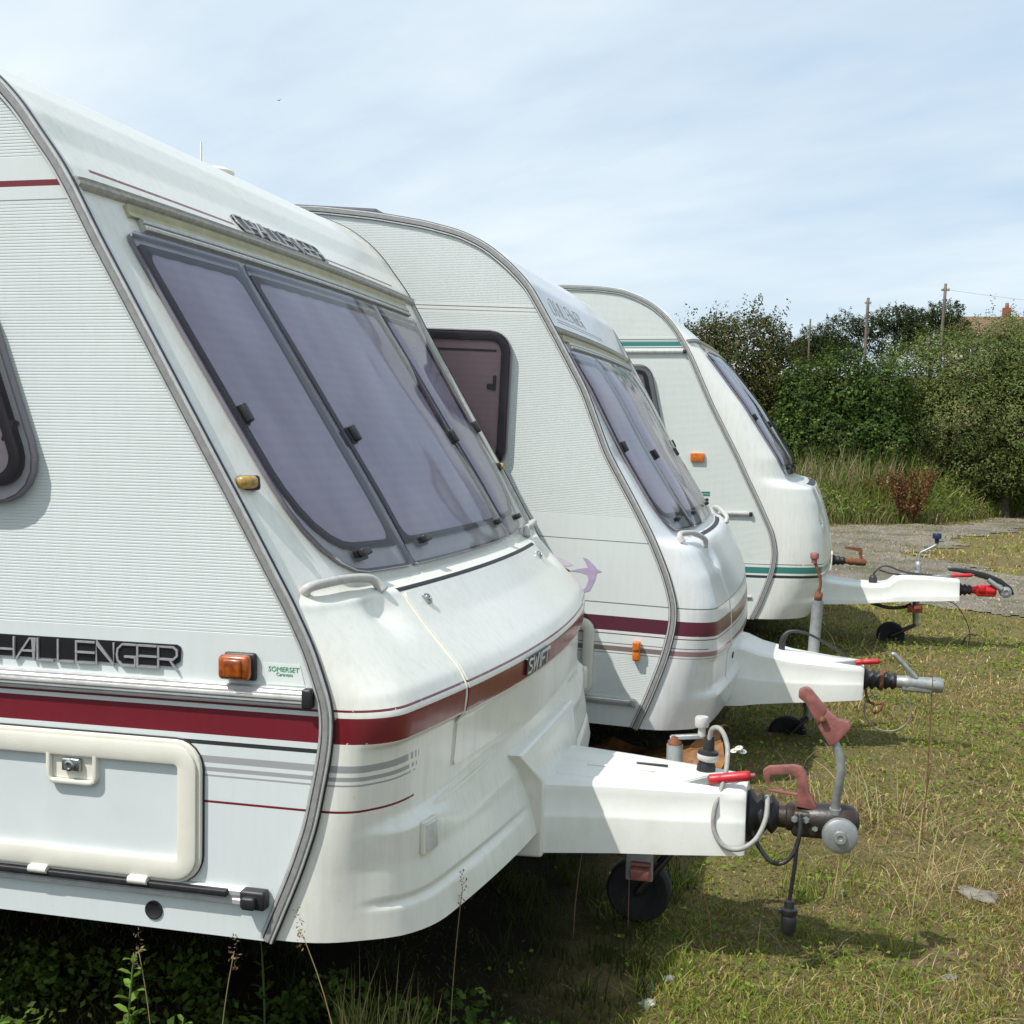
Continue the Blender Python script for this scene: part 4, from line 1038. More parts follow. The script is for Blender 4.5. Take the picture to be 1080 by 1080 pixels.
mb = MB(); mb.lathe((1.238, YC+.13, .795), (0, 0, 1), [(0, 0), (.014, 0), (.016, .03), (.03, .036), (.032, .06), (.026, .072), (0, .074)], 18); mb.build('crank_knob', M['navy'], cr, auto=50)
mb = MB(); mb.box((1.085, YC-.10, .345), (.10, .03, .05), bev=.006); mb.box((1.10, YC-.12, .36), (.05, .03, .03), bev=.006); cl = mb.build('jockey_clamp', simple('orange_rust_paint', (.42, .09, .045), .6, 0, .3, 40), root)
mb = MB(); mb.tube([(.80, YC-.02, .53), (.81, YC-.02, .585), (.88, YC-.02, .635), (1.0, YC-.03, .60), (1.15, YC-.04, .585), (1.32, YC-.05, .575)], .0065, 8); mb.tube([(.84, YC-.0, .60), (.95, YC, .575), (1.08, YC-.01, .58), (1.2, YC-.03, .565)], .006, 8); mb.lathe((.80, YC-.02, .505), (0, 0, 1), [(.03, 0), (.028, .04), (.02, .06), (0, .062)], 14)
mb.build('lighting_cable', M['cable_black'], root)
mb = MB(); mb.tube([(1.29, YC-.05, .41), (1.36, YC-.05, .38), (1.42, YC-.05, .30), (1.46, YC-.05, .19), (1.455, YC-.05, .10)], .003, 6); mb.tube([(1.41, YC-.05, .10), (1.43, YC-.06, .15), (1.46, YC-.05, .18), (1.50, YC-.06, .17)], .007, 6); mb.build('breakaway_wire', M['dark_steel'], root)

# ---- fourth van, only its rusty hitch shows
mat4 = striped('off_white_shell_paint', (.62, .62, .56), .45, [(.75, .80, (.12, .10, .06))], coat=.1)
root, sh = base_vehicle('caravan', 'caravan hidden behind the green-striped one, only its rusty brown hitch head showing', (-.90, 10.62, -.10), 1.0, 1.5,
    dict(W=W, knots=k2, disp=disp2, shell_mat=mat4, side_mat=mat4, corr=[(1.2, 1.9)], pitch=.02, depth=.0014, rail=1.945, gz=(1.148, 1.855), blind=M['curtain_mauve'], dense=4, wz=.38))
drawbar_cover(root, [(.24, .33, .295, .585), (.36, .300, .305, .575), (.60, .19, .335, .530), (.91, .105, .362, .520)], YC, mat4)
bellows(root, .91, 1.03, YC, .445, .046, .034, 3)
mb = MB(); mb.lathe((1.02, YC, .445), (1, 0, 0), [(0, 0), (.026, 0), (.03, .04), (.038, .06), (.03, .09), (.036, .12), (.032, .19), (0, .20)], 14); mb.box((1.14, YC, .45), (.12, .05, .05), bev=.01)
cp = mb.build('coupling_head', M['rust'], root, auto=40)
mb = MB(); xzplate(mb, [(1.16, .47), (1.18, .47), (1.175, .56), (1.16, .575), (1.02, .578), (1.01, .56), (1.10, .55), (1.14, .54)], YC, .03); mb.build('coupling_handle', M['rust'], cp)
# ------------------------------------------------------------------ terrain, plants, background
def vnoise(x, y, s, seed=0):
    """smooth value noise on arrays, about 0..1"""
    x = np.asarray(x)/s+seed*17.3; y = np.asarray(y)/s+seed*9.1
    xi = np.floor(x); yi = np.floor(y); fx = x-xi; fy = y-yi
    def h(a, b): q = np.sin(a*127.1+b*311.7+seed*74.7)*43758.5453; return q-np.floor(q)
    ux = fx*fx*(3-2*fx); uy = fy*fy*(3-2*fy)
    return (h(xi, yi)*(1-ux)+h(xi+1, yi)*ux)*(1-uy)+(h(xi, yi+1)*(1-ux)+h(xi+1, yi+1)*ux)*uy
def fbm(x, y, s, seed=0): return .5*vnoise(x, y, s, seed)+.3*vnoise(x, y, s/2.1, seed+1)+.2*vnoise(x, y, s/4.7, seed+2)

GP = [(-14, 11.2), (-2, 11.3), (0, 11.5), (1, 11.2), (2.5, 10.2), (6, 9.5), (14, 9.5), (14, 13.6), (3.4, 13.6), (1.75, 14.3), (1.15, 16.4), (1.7, 19.0), (3.4, 22.2), (5.4, 24.6), (9, 30), (11, 36), (8, 36), (4.6, 28.0), (2.9, 24.6), (1.6, 22.0), (0, 20.9), (-3, 20.2), (-14, 20)]
def in_poly(x, y, P):
    x = np.asarray(x); y = np.asarray(y); c = np.zeros(x.shape, bool)
    j = len(P)-1
    for i in range(len(P)):
        xi, yi = P[i]; xj, yj = P[j]
        t = ((yi > y) != (yj > y)) & (x < (xj-xi)*(y-yi)/(yj-yi+1e-12)+xi); c ^= t; j = i
    return c
def gravelness(x, y):
    dx = (fbm(x, y, .9, 3)-.5)*1.1+(fbm(x, y, .22, 13)-.5)*.5; dy = (fbm(x, y, .9, 8)-.5)*1.1+(fbm(x, y, .22, 18)-.5)*.5
    return in_poly(x+dx, y+dy, GP)
def hz(x, y):
    x = np.asarray(x, float); y = np.asarray(y, float)
    t = np.clip((y-34)/45, 0, 1); hill = t*t*(3-2*t)*5.2
    near = ((fbm(x, y, .8, 5)-.5)*.035+(fbm(x, y, .22, 6)-.5)*.018)*np.clip((34-y)/6, 0, 1)
    return hill+near

def grid_axis(segs):
    out = []
    for a, b, s in segs: out += list(np.arange(a, b, s))
    return np.array(out+[segs[-1][1]])
xs = grid_axis([(-2500, -300, 300), (-300, -60, 20), (-60, -12, 4), (-12, -3, .5), (-3, 4, .1), (4, 12, .5), (12, 60, 4), (60, 300, 20), (300, 2500, 300)])
ys = grid_axis([(-2500, -300, 300), (-300, -40, 20), (-40, -4, 3), (-4, 1.5, .4), (1.5, 9, .1), (9, 24, .3), (24, 40, 1.5), (40, 100, 4), (100, 400, 30), (400, 3500, 300)])
X, Y = np.meshgrid(xs, ys); Z = hz(X, Y)
nx, ny = len(xs), len(ys)
me = bpy.data.meshes.new('ground')
idx = np.arange(nx*ny).reshape(ny, nx)
fq = np.stack([idx[:-1, :-1], idx[:-1, 1:], idx[1:, 1:], idx[1:, :-1]], -1).reshape(-1, 4)
me.from_pydata(np.stack([X, Y, Z], -1).reshape(-1, 3).tolist(), [], fq.tolist())
me.polygons.foreach_set('use_smooth', [True]*len(me.polygons))
def colattr(me, col):
    a = me.color_attributes.new('Col', 'FLOAT_COLOR', 'POINT')
    c = np.ones((len(me.vertices), 4), np.float32); c[:, :3] = col; a.data.foreach_set('color', c.ravel())
m, nt, b = node_mat('turf_soil')
co = N(nt, 'ShaderNodeNewGeometry').outputs['Position']
f1 = ramp(nt, noise_tex(nt, co, 1.1, 5), .35, .65); f2 = ramp(nt, noise_tex(nt, co, 9, 6, .7), .35, .7); f3 = ramp(nt, noise_tex(nt, co, 60, 4, .7), .3, .7)
c = mixc(nt, f1, (.155, .115, .052), (.135, .145, .036))
c = mixc(nt, f2, c, (.25, .19, .10)); c = mixc(nt, mth(nt, 'MULTIPLY', f3, .55), c, (.042, .034, .016))
# shade beneath the caravans painted into the soil colour, nearly black
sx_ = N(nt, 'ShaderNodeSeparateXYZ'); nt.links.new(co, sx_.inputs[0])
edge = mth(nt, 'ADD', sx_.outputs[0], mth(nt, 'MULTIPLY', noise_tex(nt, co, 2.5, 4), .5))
van_shade = mth(nt, 'MULTIPLY', ramp(nt, edge, -.18, -.55), mth(nt, 'LESS_THAN', sx_.outputs[1], 13.2))
c = mixc(nt, mth(nt, 'MULTIPLY', van_shade, .9), c, (.007, .006, .004))
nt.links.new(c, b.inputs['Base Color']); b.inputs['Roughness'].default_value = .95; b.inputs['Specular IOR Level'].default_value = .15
bn = N(nt, 'ShaderNodeBump'); bn.inputs['Distance'].default_value = .02; nt.links.new(noise_tex(nt, co, 35, 6, .75), bn.inputs['Height']); nt.links.new(bn.outputs[0], b.inputs['Normal'])
me.materials.append(m)
g = link(bpy.data.objects.new('ground', me)); tag(g, kind='structure')

# gravel track
gx = np.arange(-14, 14.01, .07); gy = np.arange(9.0, 36.01, .07)
X, Y = np.meshgrid(gx, gy); keep = gravelness((X[:-1, :-1]+X[1:, 1:])/2, (Y[:-1, :-1]+Y[1:, 1:])/2)
idx = np.arange(X.size).reshape(X.shape)
fq = np.stack([idx[:-1, :-1], idx[:-1, 1:], idx[1:, 1:], idx[1:, :-1]], -1)[keep]
Z = hz(X, Y)+.010
used, inv = np.unique(fq, return_inverse=True)
V = np.stack([X, Y, Z], -1).reshape(-1, 3)[used]
me = bpy.data.meshes.new('gravel_track'); me.from_pydata(V.tolist(), [], inv.reshape(-1, 4).tolist())
me.polygons.foreach_set('use_smooth', [True]*len(me.polygons))
m, nt, b = node_mat('gravel')
co = N(nt, 'ShaderNodeNewGeometry').outputs['Position']
vo = N(nt, 'ShaderNodeTexVoronoi'); vo.inputs['Scale'].default_value = 38; nt.links.new(co, vo.inputs['Vector'])
sepc = N(nt, 'ShaderNodeSeparateColor'); nt.links.new(vo.outputs['Color'], sepc.inputs[0])
c = mixc(nt, ramp(nt, sepc.outputs[0], .2, .95), (.185, .157, .12), (.33, .29, .23))
big = ramp(nt, noise_tex(nt, co, .55, 5, .6), .38, .62); c = mixc(nt, mth(nt, 'MULTIPLY', big, .75), c, (.115, .098, .09))
big2 = ramp(nt, noise_tex(nt, co, 1.9, 5, .65), .45, .62); c = mixc(nt, mth(nt, 'MULTIPLY', big2, .5), c, (.23, .20, .15))
gr = ramp(nt, noise_tex(nt, co, 1.1, 6, .7), .47, .60); c = mixc(nt, mth(nt, 'MULTIPLY', gr, .75), c, (.10, .105, .035))
nt.links.new(c, b.inputs['Base Color']); b.inputs['Roughness'].default_value = .95
bn = N(nt, 'ShaderNodeBump'); bn.inputs['Distance'].default_value = .03; nt.links.new(vo.outputs['Distance'], bn.inputs['Height']); nt.links.new(bn.outputs[0], b.inputs['Normal'])
me.materials.append(m)
g = link(bpy.data.objects.new('gravel_track', me)); tag(g, kind='structure')

def leafmat(name, trans=.35, rough=.6, spec=.25):
    m, nt, b = node_mat(name)
    at = N(nt, 'ShaderNodeAttribute'); at.attribute_name = 'Col'
    nt.links.new(at.outputs['Color'], b.inputs['Base Color']); b.inputs['Roughness'].default_value = rough; b.inputs['Specular IOR Level'].default_value = spec
    tl = N(nt, 'ShaderNodeBsdfTranslucent'); nt.links.new(mixc(nt, .5, at.outputs['Color'], (.12, .14, .02)), tl.inputs[0])
    mx = N(nt, 'ShaderNodeMixShader'); mx.inputs[0].default_value = trans
    out = [n for n in nt.nodes if n.type == 'OUTPUT_MATERIAL'][0]
    nt.links.new(b.outputs[0], mx.inputs[1]); nt.links.new(tl.outputs[0], mx.inputs[2]); nt.links.new(mx.outputs[0], out.inputs[0])
    return m
ML = leafmat('leaf', .26, .7, .08); MG = leafmat('grass_blade', .42, .6, .15)
def raw_mesh(name, V, F, C, mat, nper):
    """V (n,3), F (m,nper) faces"""
    me = bpy.data.meshes.new(name); V = np.ascontiguousarray(V, np.float32); F = np.ascontiguousarray(F, np.int32)
    me.vertices.add(len(V)); me.vertices.foreach_set('co', V.ravel())
    me.loops.add(F.size); me.loops.foreach_set('vertex_index', F.ravel())
    me.polygons.add(len(F)); me.polygons.foreach_set('loop_start', np.arange(0, F.size, nper, dtype=np.int32))
    try: me.polygons.foreach_set('loop_total', np.full(len(F), nper, np.int32))
    except Exception: pass
    me.update(calc_edges=True); colattr(me, C); me.materials.append(mat)
    return me
def blades(px, py, h, w, lean, col, pz=None, droop=.35):
    """tapering bent blades as 3 quads-ish strips -> V, F(tri), C"""
    n = len(px); a = rng.uniform(0, 2*PI, n); la = rng.uniform(0, 2*PI, n)
    if pz is None: pz = hz(px, py)-.004
    ux, uy = np.cos(a)*w/2, np.sin(a)*w/2
    dx, dy = np.cos(la)*lean*h, np.sin(la)*lean*h
    base = np.stack([px, py, pz], -1); V = np.zeros((n, 7, 3))
    for k, (t, ww) in enumerate(((0, 1), (.4, .85), (.75, .55), (1, 0))):
        z = h*(t-droop*t*t*lean); o = np.stack([dx*t**1.7, dy*t**1.7, z], -1); s = np.stack([ux*ww, uy*ww, 0*ux], -1)
        if k < 3: V[:, 2*k] = base+o-s; V[:, 2*k+1] = base+o+s
        else: V[:, 6] = base+o
    F = np.array([[0,1,3],[0,3,2],[2,3,5],[2,5,4],[4,5,6]])
    F = (np.arange(n)[:, None, None]*7+F[None]).reshape(-1, 3)
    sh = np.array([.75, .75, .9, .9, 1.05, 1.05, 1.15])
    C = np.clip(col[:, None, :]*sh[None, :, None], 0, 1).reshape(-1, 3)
    return V.reshape(-1, 3), F, C
def join(parts):
    V = []; F = []; C = []; o = 0
    for v, f, c in parts: V.append(v); F.append(f+o); C.append(c); o += len(v)
    return np.concatenate(V), np.concatenate(F), np.concatenate(C)
def pal(n, cols, wts, jit=.18):
    cols = np.array(cols); k = rng.choice(len(cols), n, p=np.array(wts)/sum(wts))
    return np.clip(cols[k]*(1+rng.normal(0, jit, (n, 1)))*(1+rng.normal(0, .06, (n, 3))), .004, .9)
GREENS = [(.19, .28, .035), (.27, .34, .05), (.12, .20, .026), (.36, .38, .075)]
DRY = [(.58, .47, .24), (.46, .35, .16), (.31, .20, .085), (.62, .54, .32)]
def wedge(n, y0, y1, spread=.62, xo=0):
    """points over the ground the camera looks across, plus a margin on both sides"""
    y = np.sqrt(rng.uniform(y0*y0, y1*y1, n)); x = rng.uniform(-.78*y-.5, .30*y+.9, n)
    return x, y
def turf(n, y0, y1, hmean, w, dens_seed=0):
    x, y = wedge(n, y0, y1)
    gr = gravelness(x, y); keep = (~gr) | (rng.random(n) < .55*(fbm(x, y, .8, 4) > .47))
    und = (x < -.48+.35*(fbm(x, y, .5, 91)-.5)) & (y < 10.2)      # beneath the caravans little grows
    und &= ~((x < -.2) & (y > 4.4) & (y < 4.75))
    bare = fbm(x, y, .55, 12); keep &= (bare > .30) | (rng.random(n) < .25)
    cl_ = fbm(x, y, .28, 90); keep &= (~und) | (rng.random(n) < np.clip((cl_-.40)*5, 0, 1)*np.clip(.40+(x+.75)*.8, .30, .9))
    x, y, bare = x[keep], y[keep], bare[keep]; n = len(x)
    dryness = fbm(x, y, 1.3, 21)*.6+fbm(x, y, .3, 22)*.4
    isdry = rng.random(n) < np.clip((dryness-.36)*3.4, .08, .88)
    g = pal(n, GREENS, [4, 3, 3, 2]); d = pal(n, DRY+[(.17, .14, .05)], [2, 3, 3, 1, 3])
    olive = pal(n, [(.38, .35, .09), (.46, .41, .13)], [1, 1])
    col = np.where(isdry[:, None] & ~und[keep][:, None], d, np.where((rng.random(n) < .35)[:, None], olive, g))
    col = col*(.74+.62*fbm(x, y, .9, 33))[:, None]*np.array([1.03, 1.0, .95]); col = col*np.where(und[keep], .35, 1.)[:, None]; lush = fbm(x, y, .8, 30); h = hmean*rng.uniform(.45, 1.5, n)*(.6+1.1*np.clip(lush-.3, 0, 1)*1.6)  # blades beneath the caravans darkened, shade put into their colour
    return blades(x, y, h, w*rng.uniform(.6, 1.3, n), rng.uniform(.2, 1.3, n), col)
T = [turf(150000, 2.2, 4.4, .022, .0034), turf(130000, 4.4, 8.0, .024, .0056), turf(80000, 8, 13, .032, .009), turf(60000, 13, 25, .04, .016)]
x = rng.uniform(1.4, 6, 9000); y = rng.uniform(14.8, 20.5, 9000)
V, F, C = join(T); o = link(bpy.data.objects.new('grass', raw_mesh('grass', V, F, C, MG, 3))); tag(o, kind='stuff')

# taller tufts and dry stems standing in the turf
def tufts(pts, nb, hh, w, cols, wts, rad=.05, lean=(.1, .7)):
    out = []
    for (tx, ty, k) in pts:
        n = int(nb*k); r = rad*k**.5*np.sqrt(rng.random(n)); a = rng.uniform(0, 2*PI, n)
        out.append(blades(tx+r*np.cos(a), ty+r*np.sin(a), hh*k*rng.uniform(.4, 1.15, n), w*rng.uniform(.6, 1.2, n), rng.uniform(*lean, n), pal(n, cols, wts)))
    return out
pts = []
for _ in range(360):
    y = rng.uniform(2.35, 8.5); x = rng.uniform(-.75*y, .45*y+.5)
    if gravelness(x, y) or x < -.25: continue
    pts.append((x, y, rng.uniform(.5, 1.2)))
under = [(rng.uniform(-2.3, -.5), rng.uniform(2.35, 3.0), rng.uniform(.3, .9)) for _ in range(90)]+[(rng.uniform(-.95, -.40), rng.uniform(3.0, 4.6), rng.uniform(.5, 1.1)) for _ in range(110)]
T = tufts(pts, 13, .075, .0036, GREENS+DRY, [3, 3, 2, 2, 2, 2, 1, 1])+tufts(under, 22, .12, .0036, [(.025, .042, .010), (.04, .058, .014), (.055, .04, .02)], [4, 3, 1])  # under tufts: greens darkened to deepen the shade below the caravan
T += tufts([(rng.uniform(-.6, .25), rng.uniform(2.9, 4.4), rng.uniform(.6, 1.2)) for _ in range(70)], 20, .085, .0034, GREENS+[(.30, .22, .1)], [3, 2, 4, 1, 1], .06, (.2, 1.0))
# the straw-coloured clump under the nearest caravan's front corner
T += tufts([(-.95, 2.47, 1.0), (-.89, 2.52, .9), (-1.0, 2.52, .8), (-.83, 2.50, .8)], 42, .29, .0032, [(.30, .27, .11), (.20, .22, .06), (.36, .27, .14)], [2, 2, 1], .05, (.02, .45))
n = 900; y = np.sqrt(rng.uniform(2.3**2, 9**2, n)); x = rng.uniform(-.70*y, .5*y+.5, n); k = (~gravelness(x, y)) & ((x > -.2) | (rng.random(n) < .12)); x, y = x[k], y[k]; n = len(x)
T.append(blades(x, y, rng.uniform(.06, .22, n), rng.uniform(.0016, .0026, n)*(1+y*.12), rng.uniform(.0, 1.1, n), pal(n, DRY, [3, 3, 2, 3])))
# flat straw litter
n = 11000; y = np.sqrt(rng.uniform(2.3**2, 8**2, n)); x = rng.uniform(-.6*y, .5*y+.5, n)
k = (~gravelness(x, y)) & (fbm(x, y, .7, 41) > .44) & (x > -.2); x, y = x[k], y[k]; n = len(x)
T.append(blades(x, y, rng.uniform(.03, .10, n), rng.uniform(.002, .0035, n), rng.uniform(2.0, 3.5, n), pal(n, [(.42, .36, .22), (.34, .26, .14), (.24, .16, .08)], [2, 3, 2]), droop=.24))
# dry tall clump between the first and second hitch
T += tufts([(rng.uniform(-.1, .45), rng.uniform(3.9, 5.0), rng.uniform(.6, 1.2)) for _ in range(26)], 14, .22, .003, DRY, [3, 3, 2, 2], .06, (.1, 1.1))
T += tufts([(rng.uniform(.2, .9), rng.uniform(3.9, 4.8), rng.uniform(.5, 1.)) for _ in range(24)], 14, .15, .003, DRY, [3, 3, 2, 2], .06, (.6, 2.2))
V, F, C = join(T); o = link(bpy.data.objects.new('tall_grass', raw_mesh('tall_grass', V, F, C, MG, 3))); tag(o, kind='stuff')

def leaves(cx, cy, cz, nrm, size, col, aspect=.6):
    """rhombic leaves: centre arrays + normals"""
    n = len(cx); nrm = nrm/np.linalg.norm(nrm, axis=1, keepdims=True)
    r = rng.normal(size=(n, 3)); u = np.cross(nrm, r); u /= np.linalg.norm(u, axis=1, keepdims=True); v = np.cross(nrm, u)
    c = np.stack([cx, cy, cz], -1); s = (size/2)[:, None]
    V = np.stack([c-u*s, c+v*s*aspect+u*s*.1, c+u*s+nrm*s*.25, c-v*s*aspect+u*s*.1], 1)
    F = np.arange(n*4).reshape(n, 4)
    return V.reshape(-1, 3), F, np.repeat(col, 4, 0)
# low leafy ground cover in patches
P = []
n = 75000; x, y = wedge(n, 2.25, 9.5); k = (fbm(x, y, .45, 51) > rng.uniform(.44, .70, n)) & ~gravelness(x, y) & (x > -.40+.25*rng.standard_normal(n)*(y < 4))
x, y = x[k], y[k]; n = len(x)
P.append(leaves(x, y, hz(x, y)+rng.uniform(.008, .035, n), np.stack([rng.normal(0, .4, n), rng.normal(0, .4, n), np.ones(n)], -1), rng.uniform(.008, .020, n)*(.8+y*.06), pal(n, [(.12, .20, .022), (.17, .22, .035), (.085, .15, .018), (.23, .22, .05)], [3, 2, 2, 1]), .8))
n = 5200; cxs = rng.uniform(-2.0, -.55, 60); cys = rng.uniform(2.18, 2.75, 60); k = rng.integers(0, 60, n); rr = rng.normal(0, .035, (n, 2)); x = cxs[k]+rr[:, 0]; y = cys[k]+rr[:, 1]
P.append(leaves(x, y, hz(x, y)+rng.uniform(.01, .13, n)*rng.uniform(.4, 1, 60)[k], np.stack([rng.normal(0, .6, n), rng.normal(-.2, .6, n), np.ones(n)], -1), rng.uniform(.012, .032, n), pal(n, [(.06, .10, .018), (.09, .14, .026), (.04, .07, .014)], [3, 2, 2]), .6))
V, F, C = join(P); o = link(bpy.data.objects.new('ground_cover', raw_mesh('ground_cover', V, F, C, ML, 4))); tag(o, kind='stuff')

# individual weeds in front of the nearest caravan
def weed(name, label, cat, x, y, h, nl, ls, cols, group=None, lean=(0, 0), head=None, asp=.4):
    root = empty(name, (x, y, float(hz(x, y)))); tag(root, label, cat, group)
    pts = [Vector((lean[0]*t*t*h, lean[1]*t*t*h, h*t)) for t in np.linspace(0, 1, 6)]
    mb = MB(); mb.tube([p for p in pts], [.0026 if nl else .0012]*5+[.0008], 6, sub=2); mb.build('stem', simple('stem', cols[0], .7), root)
    if nl:
        k = np.linspace(.12, 1, nl); cx = lean[0]*k*k*h; cy = lean[1]*k*k*h; cz = h*k; a = np.arange(nl)*2.4
        L = ls*(1.15-.6*k); V = []; F = []
        for i in range(nl):
            d = Vector((math.cos(a[i]), math.sin(a[i]), .55)).normalized(); s = Vector((-d.y, d.x, 0)).normalized()*L[i]*asp*.5; b_ = Vector((cx[i], cy[i], cz[i]))
            q = len(V); V += [b_, b_+d*L[i]*.35+s, b_+d*L[i]*.75+s*.8-Vector((0, 0, L[i]*.06)), b_+d*L[i]-Vector((0, 0, L[i]*.22)), b_+d*L[i]*.75-s*.8-Vector((0, 0, L[i]*.06)), b_+d*L[i]*.35-s, b_+d*L[i]*.5+Vector((0, 0, -L[i]*.04))]
            F += [(q, q+1, q+6), (q+1, q+2, q+6), (q+2, q+3, q+6), (q+3, q+4, q+6), (q+4, q+5, q+6), (q+5, q, q+6)]
        V = np.array([tuple(v) for v in V]); me = raw_mesh('leaves', V, np.array(F), np.repeat(pal(nl, cols, [1]*len(cols)), 7, 0), ML, 3)
        link(bpy.data.objects.new('leaves', me), root)
    if head:
        mb = MB(); p = pts[-1]
        if head == 'daisy':
            for k in range(3):
                c = p+Vector((random.uniform(-.03, .03), random.uniform(-.02, .02), random.uniform(-.015, .01))); mb.tube([p-Vector((0, 0, .05)), c], .0012, 5, mi=1, smoothpath=False)
                mb.lathe(c, (random.uniform(-.3, .3), -.35, 1), [(0, 0), (.008, .001), (.016, .003), (.017, .004), (.008, .003), (0, .003)], 10); mb.lathe(c+Vector((0, 0, .003)), (0, -.3, 1), [(.005, 0), (.004, .003), (0, .004)], 8, 2)
            mb.build('flower_heads', [simple('petal_white', (.8, .8, .78), .6), M['stem_green'], simple('flower_yellow', (.6, .4, .03), .6)], root)
        elif head == 'grass':
            n = 46; t = rng.uniform(0, 1, n); cx = p.x+rng.normal(0, .006, n)+lean[0]*.02*t; cy = p.y+rng.normal(0, .006, n); cz = p.z-.04+t*.08
            V, F, C = leaves(cx, cy, cz, rng.normal(size=(n, 3)), rng.uniform(.006, .011, n), pal(n, [(.20, .13, .08), (.26, .18, .11)], [1, 1]), .35)
            link(bpy.data.objects.new('seed_head', raw_mesh('seed_head', V, F, C, ML, 4)), root)
    return root
M['stem_green'] = simple('stem_green', (.10, .13, .04), .7)
LG = [(.11, .18, .03), (.14, .22, .04)]
weed('leafy_weed', 'tallest bright leafy weed, with upright stem, in the shade under the nearest caravan', 'weed', -1.37, 2.20, .345, 30, .055, LG, lean=(.05, 0))
weed('leafy_weed', 'leafy weed at the left edge of the photo under the nearest caravan', 'weed', -1.70, 2.22, .25, 20, .05, LG, lean=(-.1, 0))
weed('leafy_weed', 'shorter leafy weed right of the tallest one, under the nearest caravan', 'weed', -1.27, 2.22, .215, 24, .045, LG, lean=(.1, 0))
weed('leafy_weed', 'dark narrow-leaved weed standing in the shade below the caravan corner', 'weed', -1.20, 2.50, .26, 24, .045, [(.06, .10, .022)], lean=(-.05, 0), asp=.3)
weed('grass_stem', 'pinkish grass seed head beside the tall leafy weed', 'grass stem', -1.30, 2.20, .36, 0, 0, [(.25, .21, .1)], lean=(-.12, 0), head='grass')
weed('grass_stem', 'brown seed head leaning in front of the rounded corner of the nearest caravan', 'grass stem', -.90, 2.25, .425, 0, 0, [(.28, .2, .09)], lean=(-.25, 0), head='grass')
weed('grass_stem', 'thin seed head under the middle of the nearest caravan front', 'grass stem', -.79, 2.60, .42, 0, 0, [(.24, .18, .08)], lean=(.05, 0), head='grass')
weed('grass_stem', 'dry seed head between the leafy weeds and the straw clump', 'grass stem', -1.21, 2.30, .33, 0, 0, [(.28, .22, .1)], lean=(.1, 0), head='grass')
for i, (x, y, h, ln, lb) in enumerate([(-.66, 3.35, .36, .1, 'thin dry stem left of the red clamp lever under the first hitch'), (-.52, 3.45, .42, -.03, 'reddish dry stem in front of the red clamp lever'), (-.28, 3.45, .30, -.35, 'dry stalk leaning left below the first hitch cover'),
        (.42, 5.25, .52, .0, 'tallest dark reddish stem in the sunny grass, below the galvanised hitch head'), (.36, 4.6, .30, .06, 'short dark stem in the sunny grass just in front of the tallest reddish stem')]):
    weed('dry_stem', lb, 'dry stem', x, y, h, 10 if i > 2 else 0, .03, [(.16, .09, .04)] if i > 2 else [(.30, .17, .09)], lean=(ln, 0), head='grass')
weed('daisy', 'small white daisies growing beyond the red handbrake grip of the first hitch', 'flower', -.30, 4.75, .24, 10, .05, LG, head='daisy')

# stones
def stone(label, x, y, sx, sy, sz, col):
    import bmesh
    bm = bmesh.new(); bmesh.ops.create_icosphere(bm, subdivisions=3, radius=.5)
    se = random.uniform(0, 50)
    for v in bm.verts:
        p = v.co.normalized(); k = .5*(1+.45*noise.noise(p*1.6+Vector((se, 0, 0)))+.16*noise.noise(p*5+Vector((0, se, 0))))
        v.co = Vector((p.x*k*sx, p.y*k*sy, p.z*k*sz))
    me = bpy.data.meshes.new('stone'); bm.to_mesh(me); bm.free()
    me.materials.append(simple('stone_face', col, .9, 0, .25, 30, .003, 60))
    o = link(bpy.data.objects.new('stone', me)); o.location = (x, y, float(hz(x, y))+sz*.12); o.rotation_euler = (0, 0, random.uniform(0, 3))
    tag(o, label, 'stone', 'pale stones lying in the grass')
stone('largest flat pale brown stone in the sunny grass, right of the first hitch', .50, 4.12, .13, .09, .045, (.24, .22, .18))
stone('white angular stone below the nearest hitch, at the bottom of the photo', -.40, 3.04, .05, .04, .02, (.42, .42, .42))
stone('grey chip just above the white angular stone', -.41, 3.13, .04, .028, .014, (.26, .26, .25))
stone('small flat chip beside the white angular stone, furthest from the camera', -.37, 3.20, .045, .025, .014, (.26, .26, .26))
stone('tiny pale chip at the bottom of the photo, right of the white stone', .02, 2.98, .022, .018, .01, (.35, .35, .35))
stone('small grey stone near the right edge, below the large flat stone', .36, 3.45, .045, .035, .018, (.22, .21, .19))
# loose pebbles on the track and in the bare patches of turf
def pebbles(n, xr, yr, s0, s1, keepf, cols):
    x = rng.uniform(*xr, n); y = rng.uniform(*yr, n); k = keepf(x, y); x, y = x[k], y[k]; n = len(x)
    s = rng.uniform(s0, s1, n); a = rng.uniform(0, 6.28, n); z = hz(x, y)+.008
    base = np.array([(1, 0, 0), (.3, .9, 0), (-.7, .6, 0), (-.9, -.4, 0), (.2, -.9, 0), (.1, .1, .55), (-.1, 0, -.4)])
    B = base[None]*s[:, None, None]/2*rng.uniform(.7, 1.3, (n, 7, 1)); c, sn = np.cos(a)[:, None], np.sin(a)[:, None]
    V = np.stack([B[:, :, 0]*c-B[:, :, 1]*sn+x[:, None], B[:, :, 0]*sn+B[:, :, 1]*c+y[:, None], B[:, :, 2]+z[:, None]], -1)
    F = np.array([(0,1,5),(1,2,5),(2,3,5),(3,4,5),(4,0,5),(1,0,6),(2,1,6),(3,2,6),(4,3,6),(0,4,6)]); F = (np.arange(n)[:, None, None]*7+F[None]).reshape(-1, 3)
    return V.reshape(-1, 3), F, np.repeat(pal(n, cols, [1]*len(cols), .2), 7, 0)
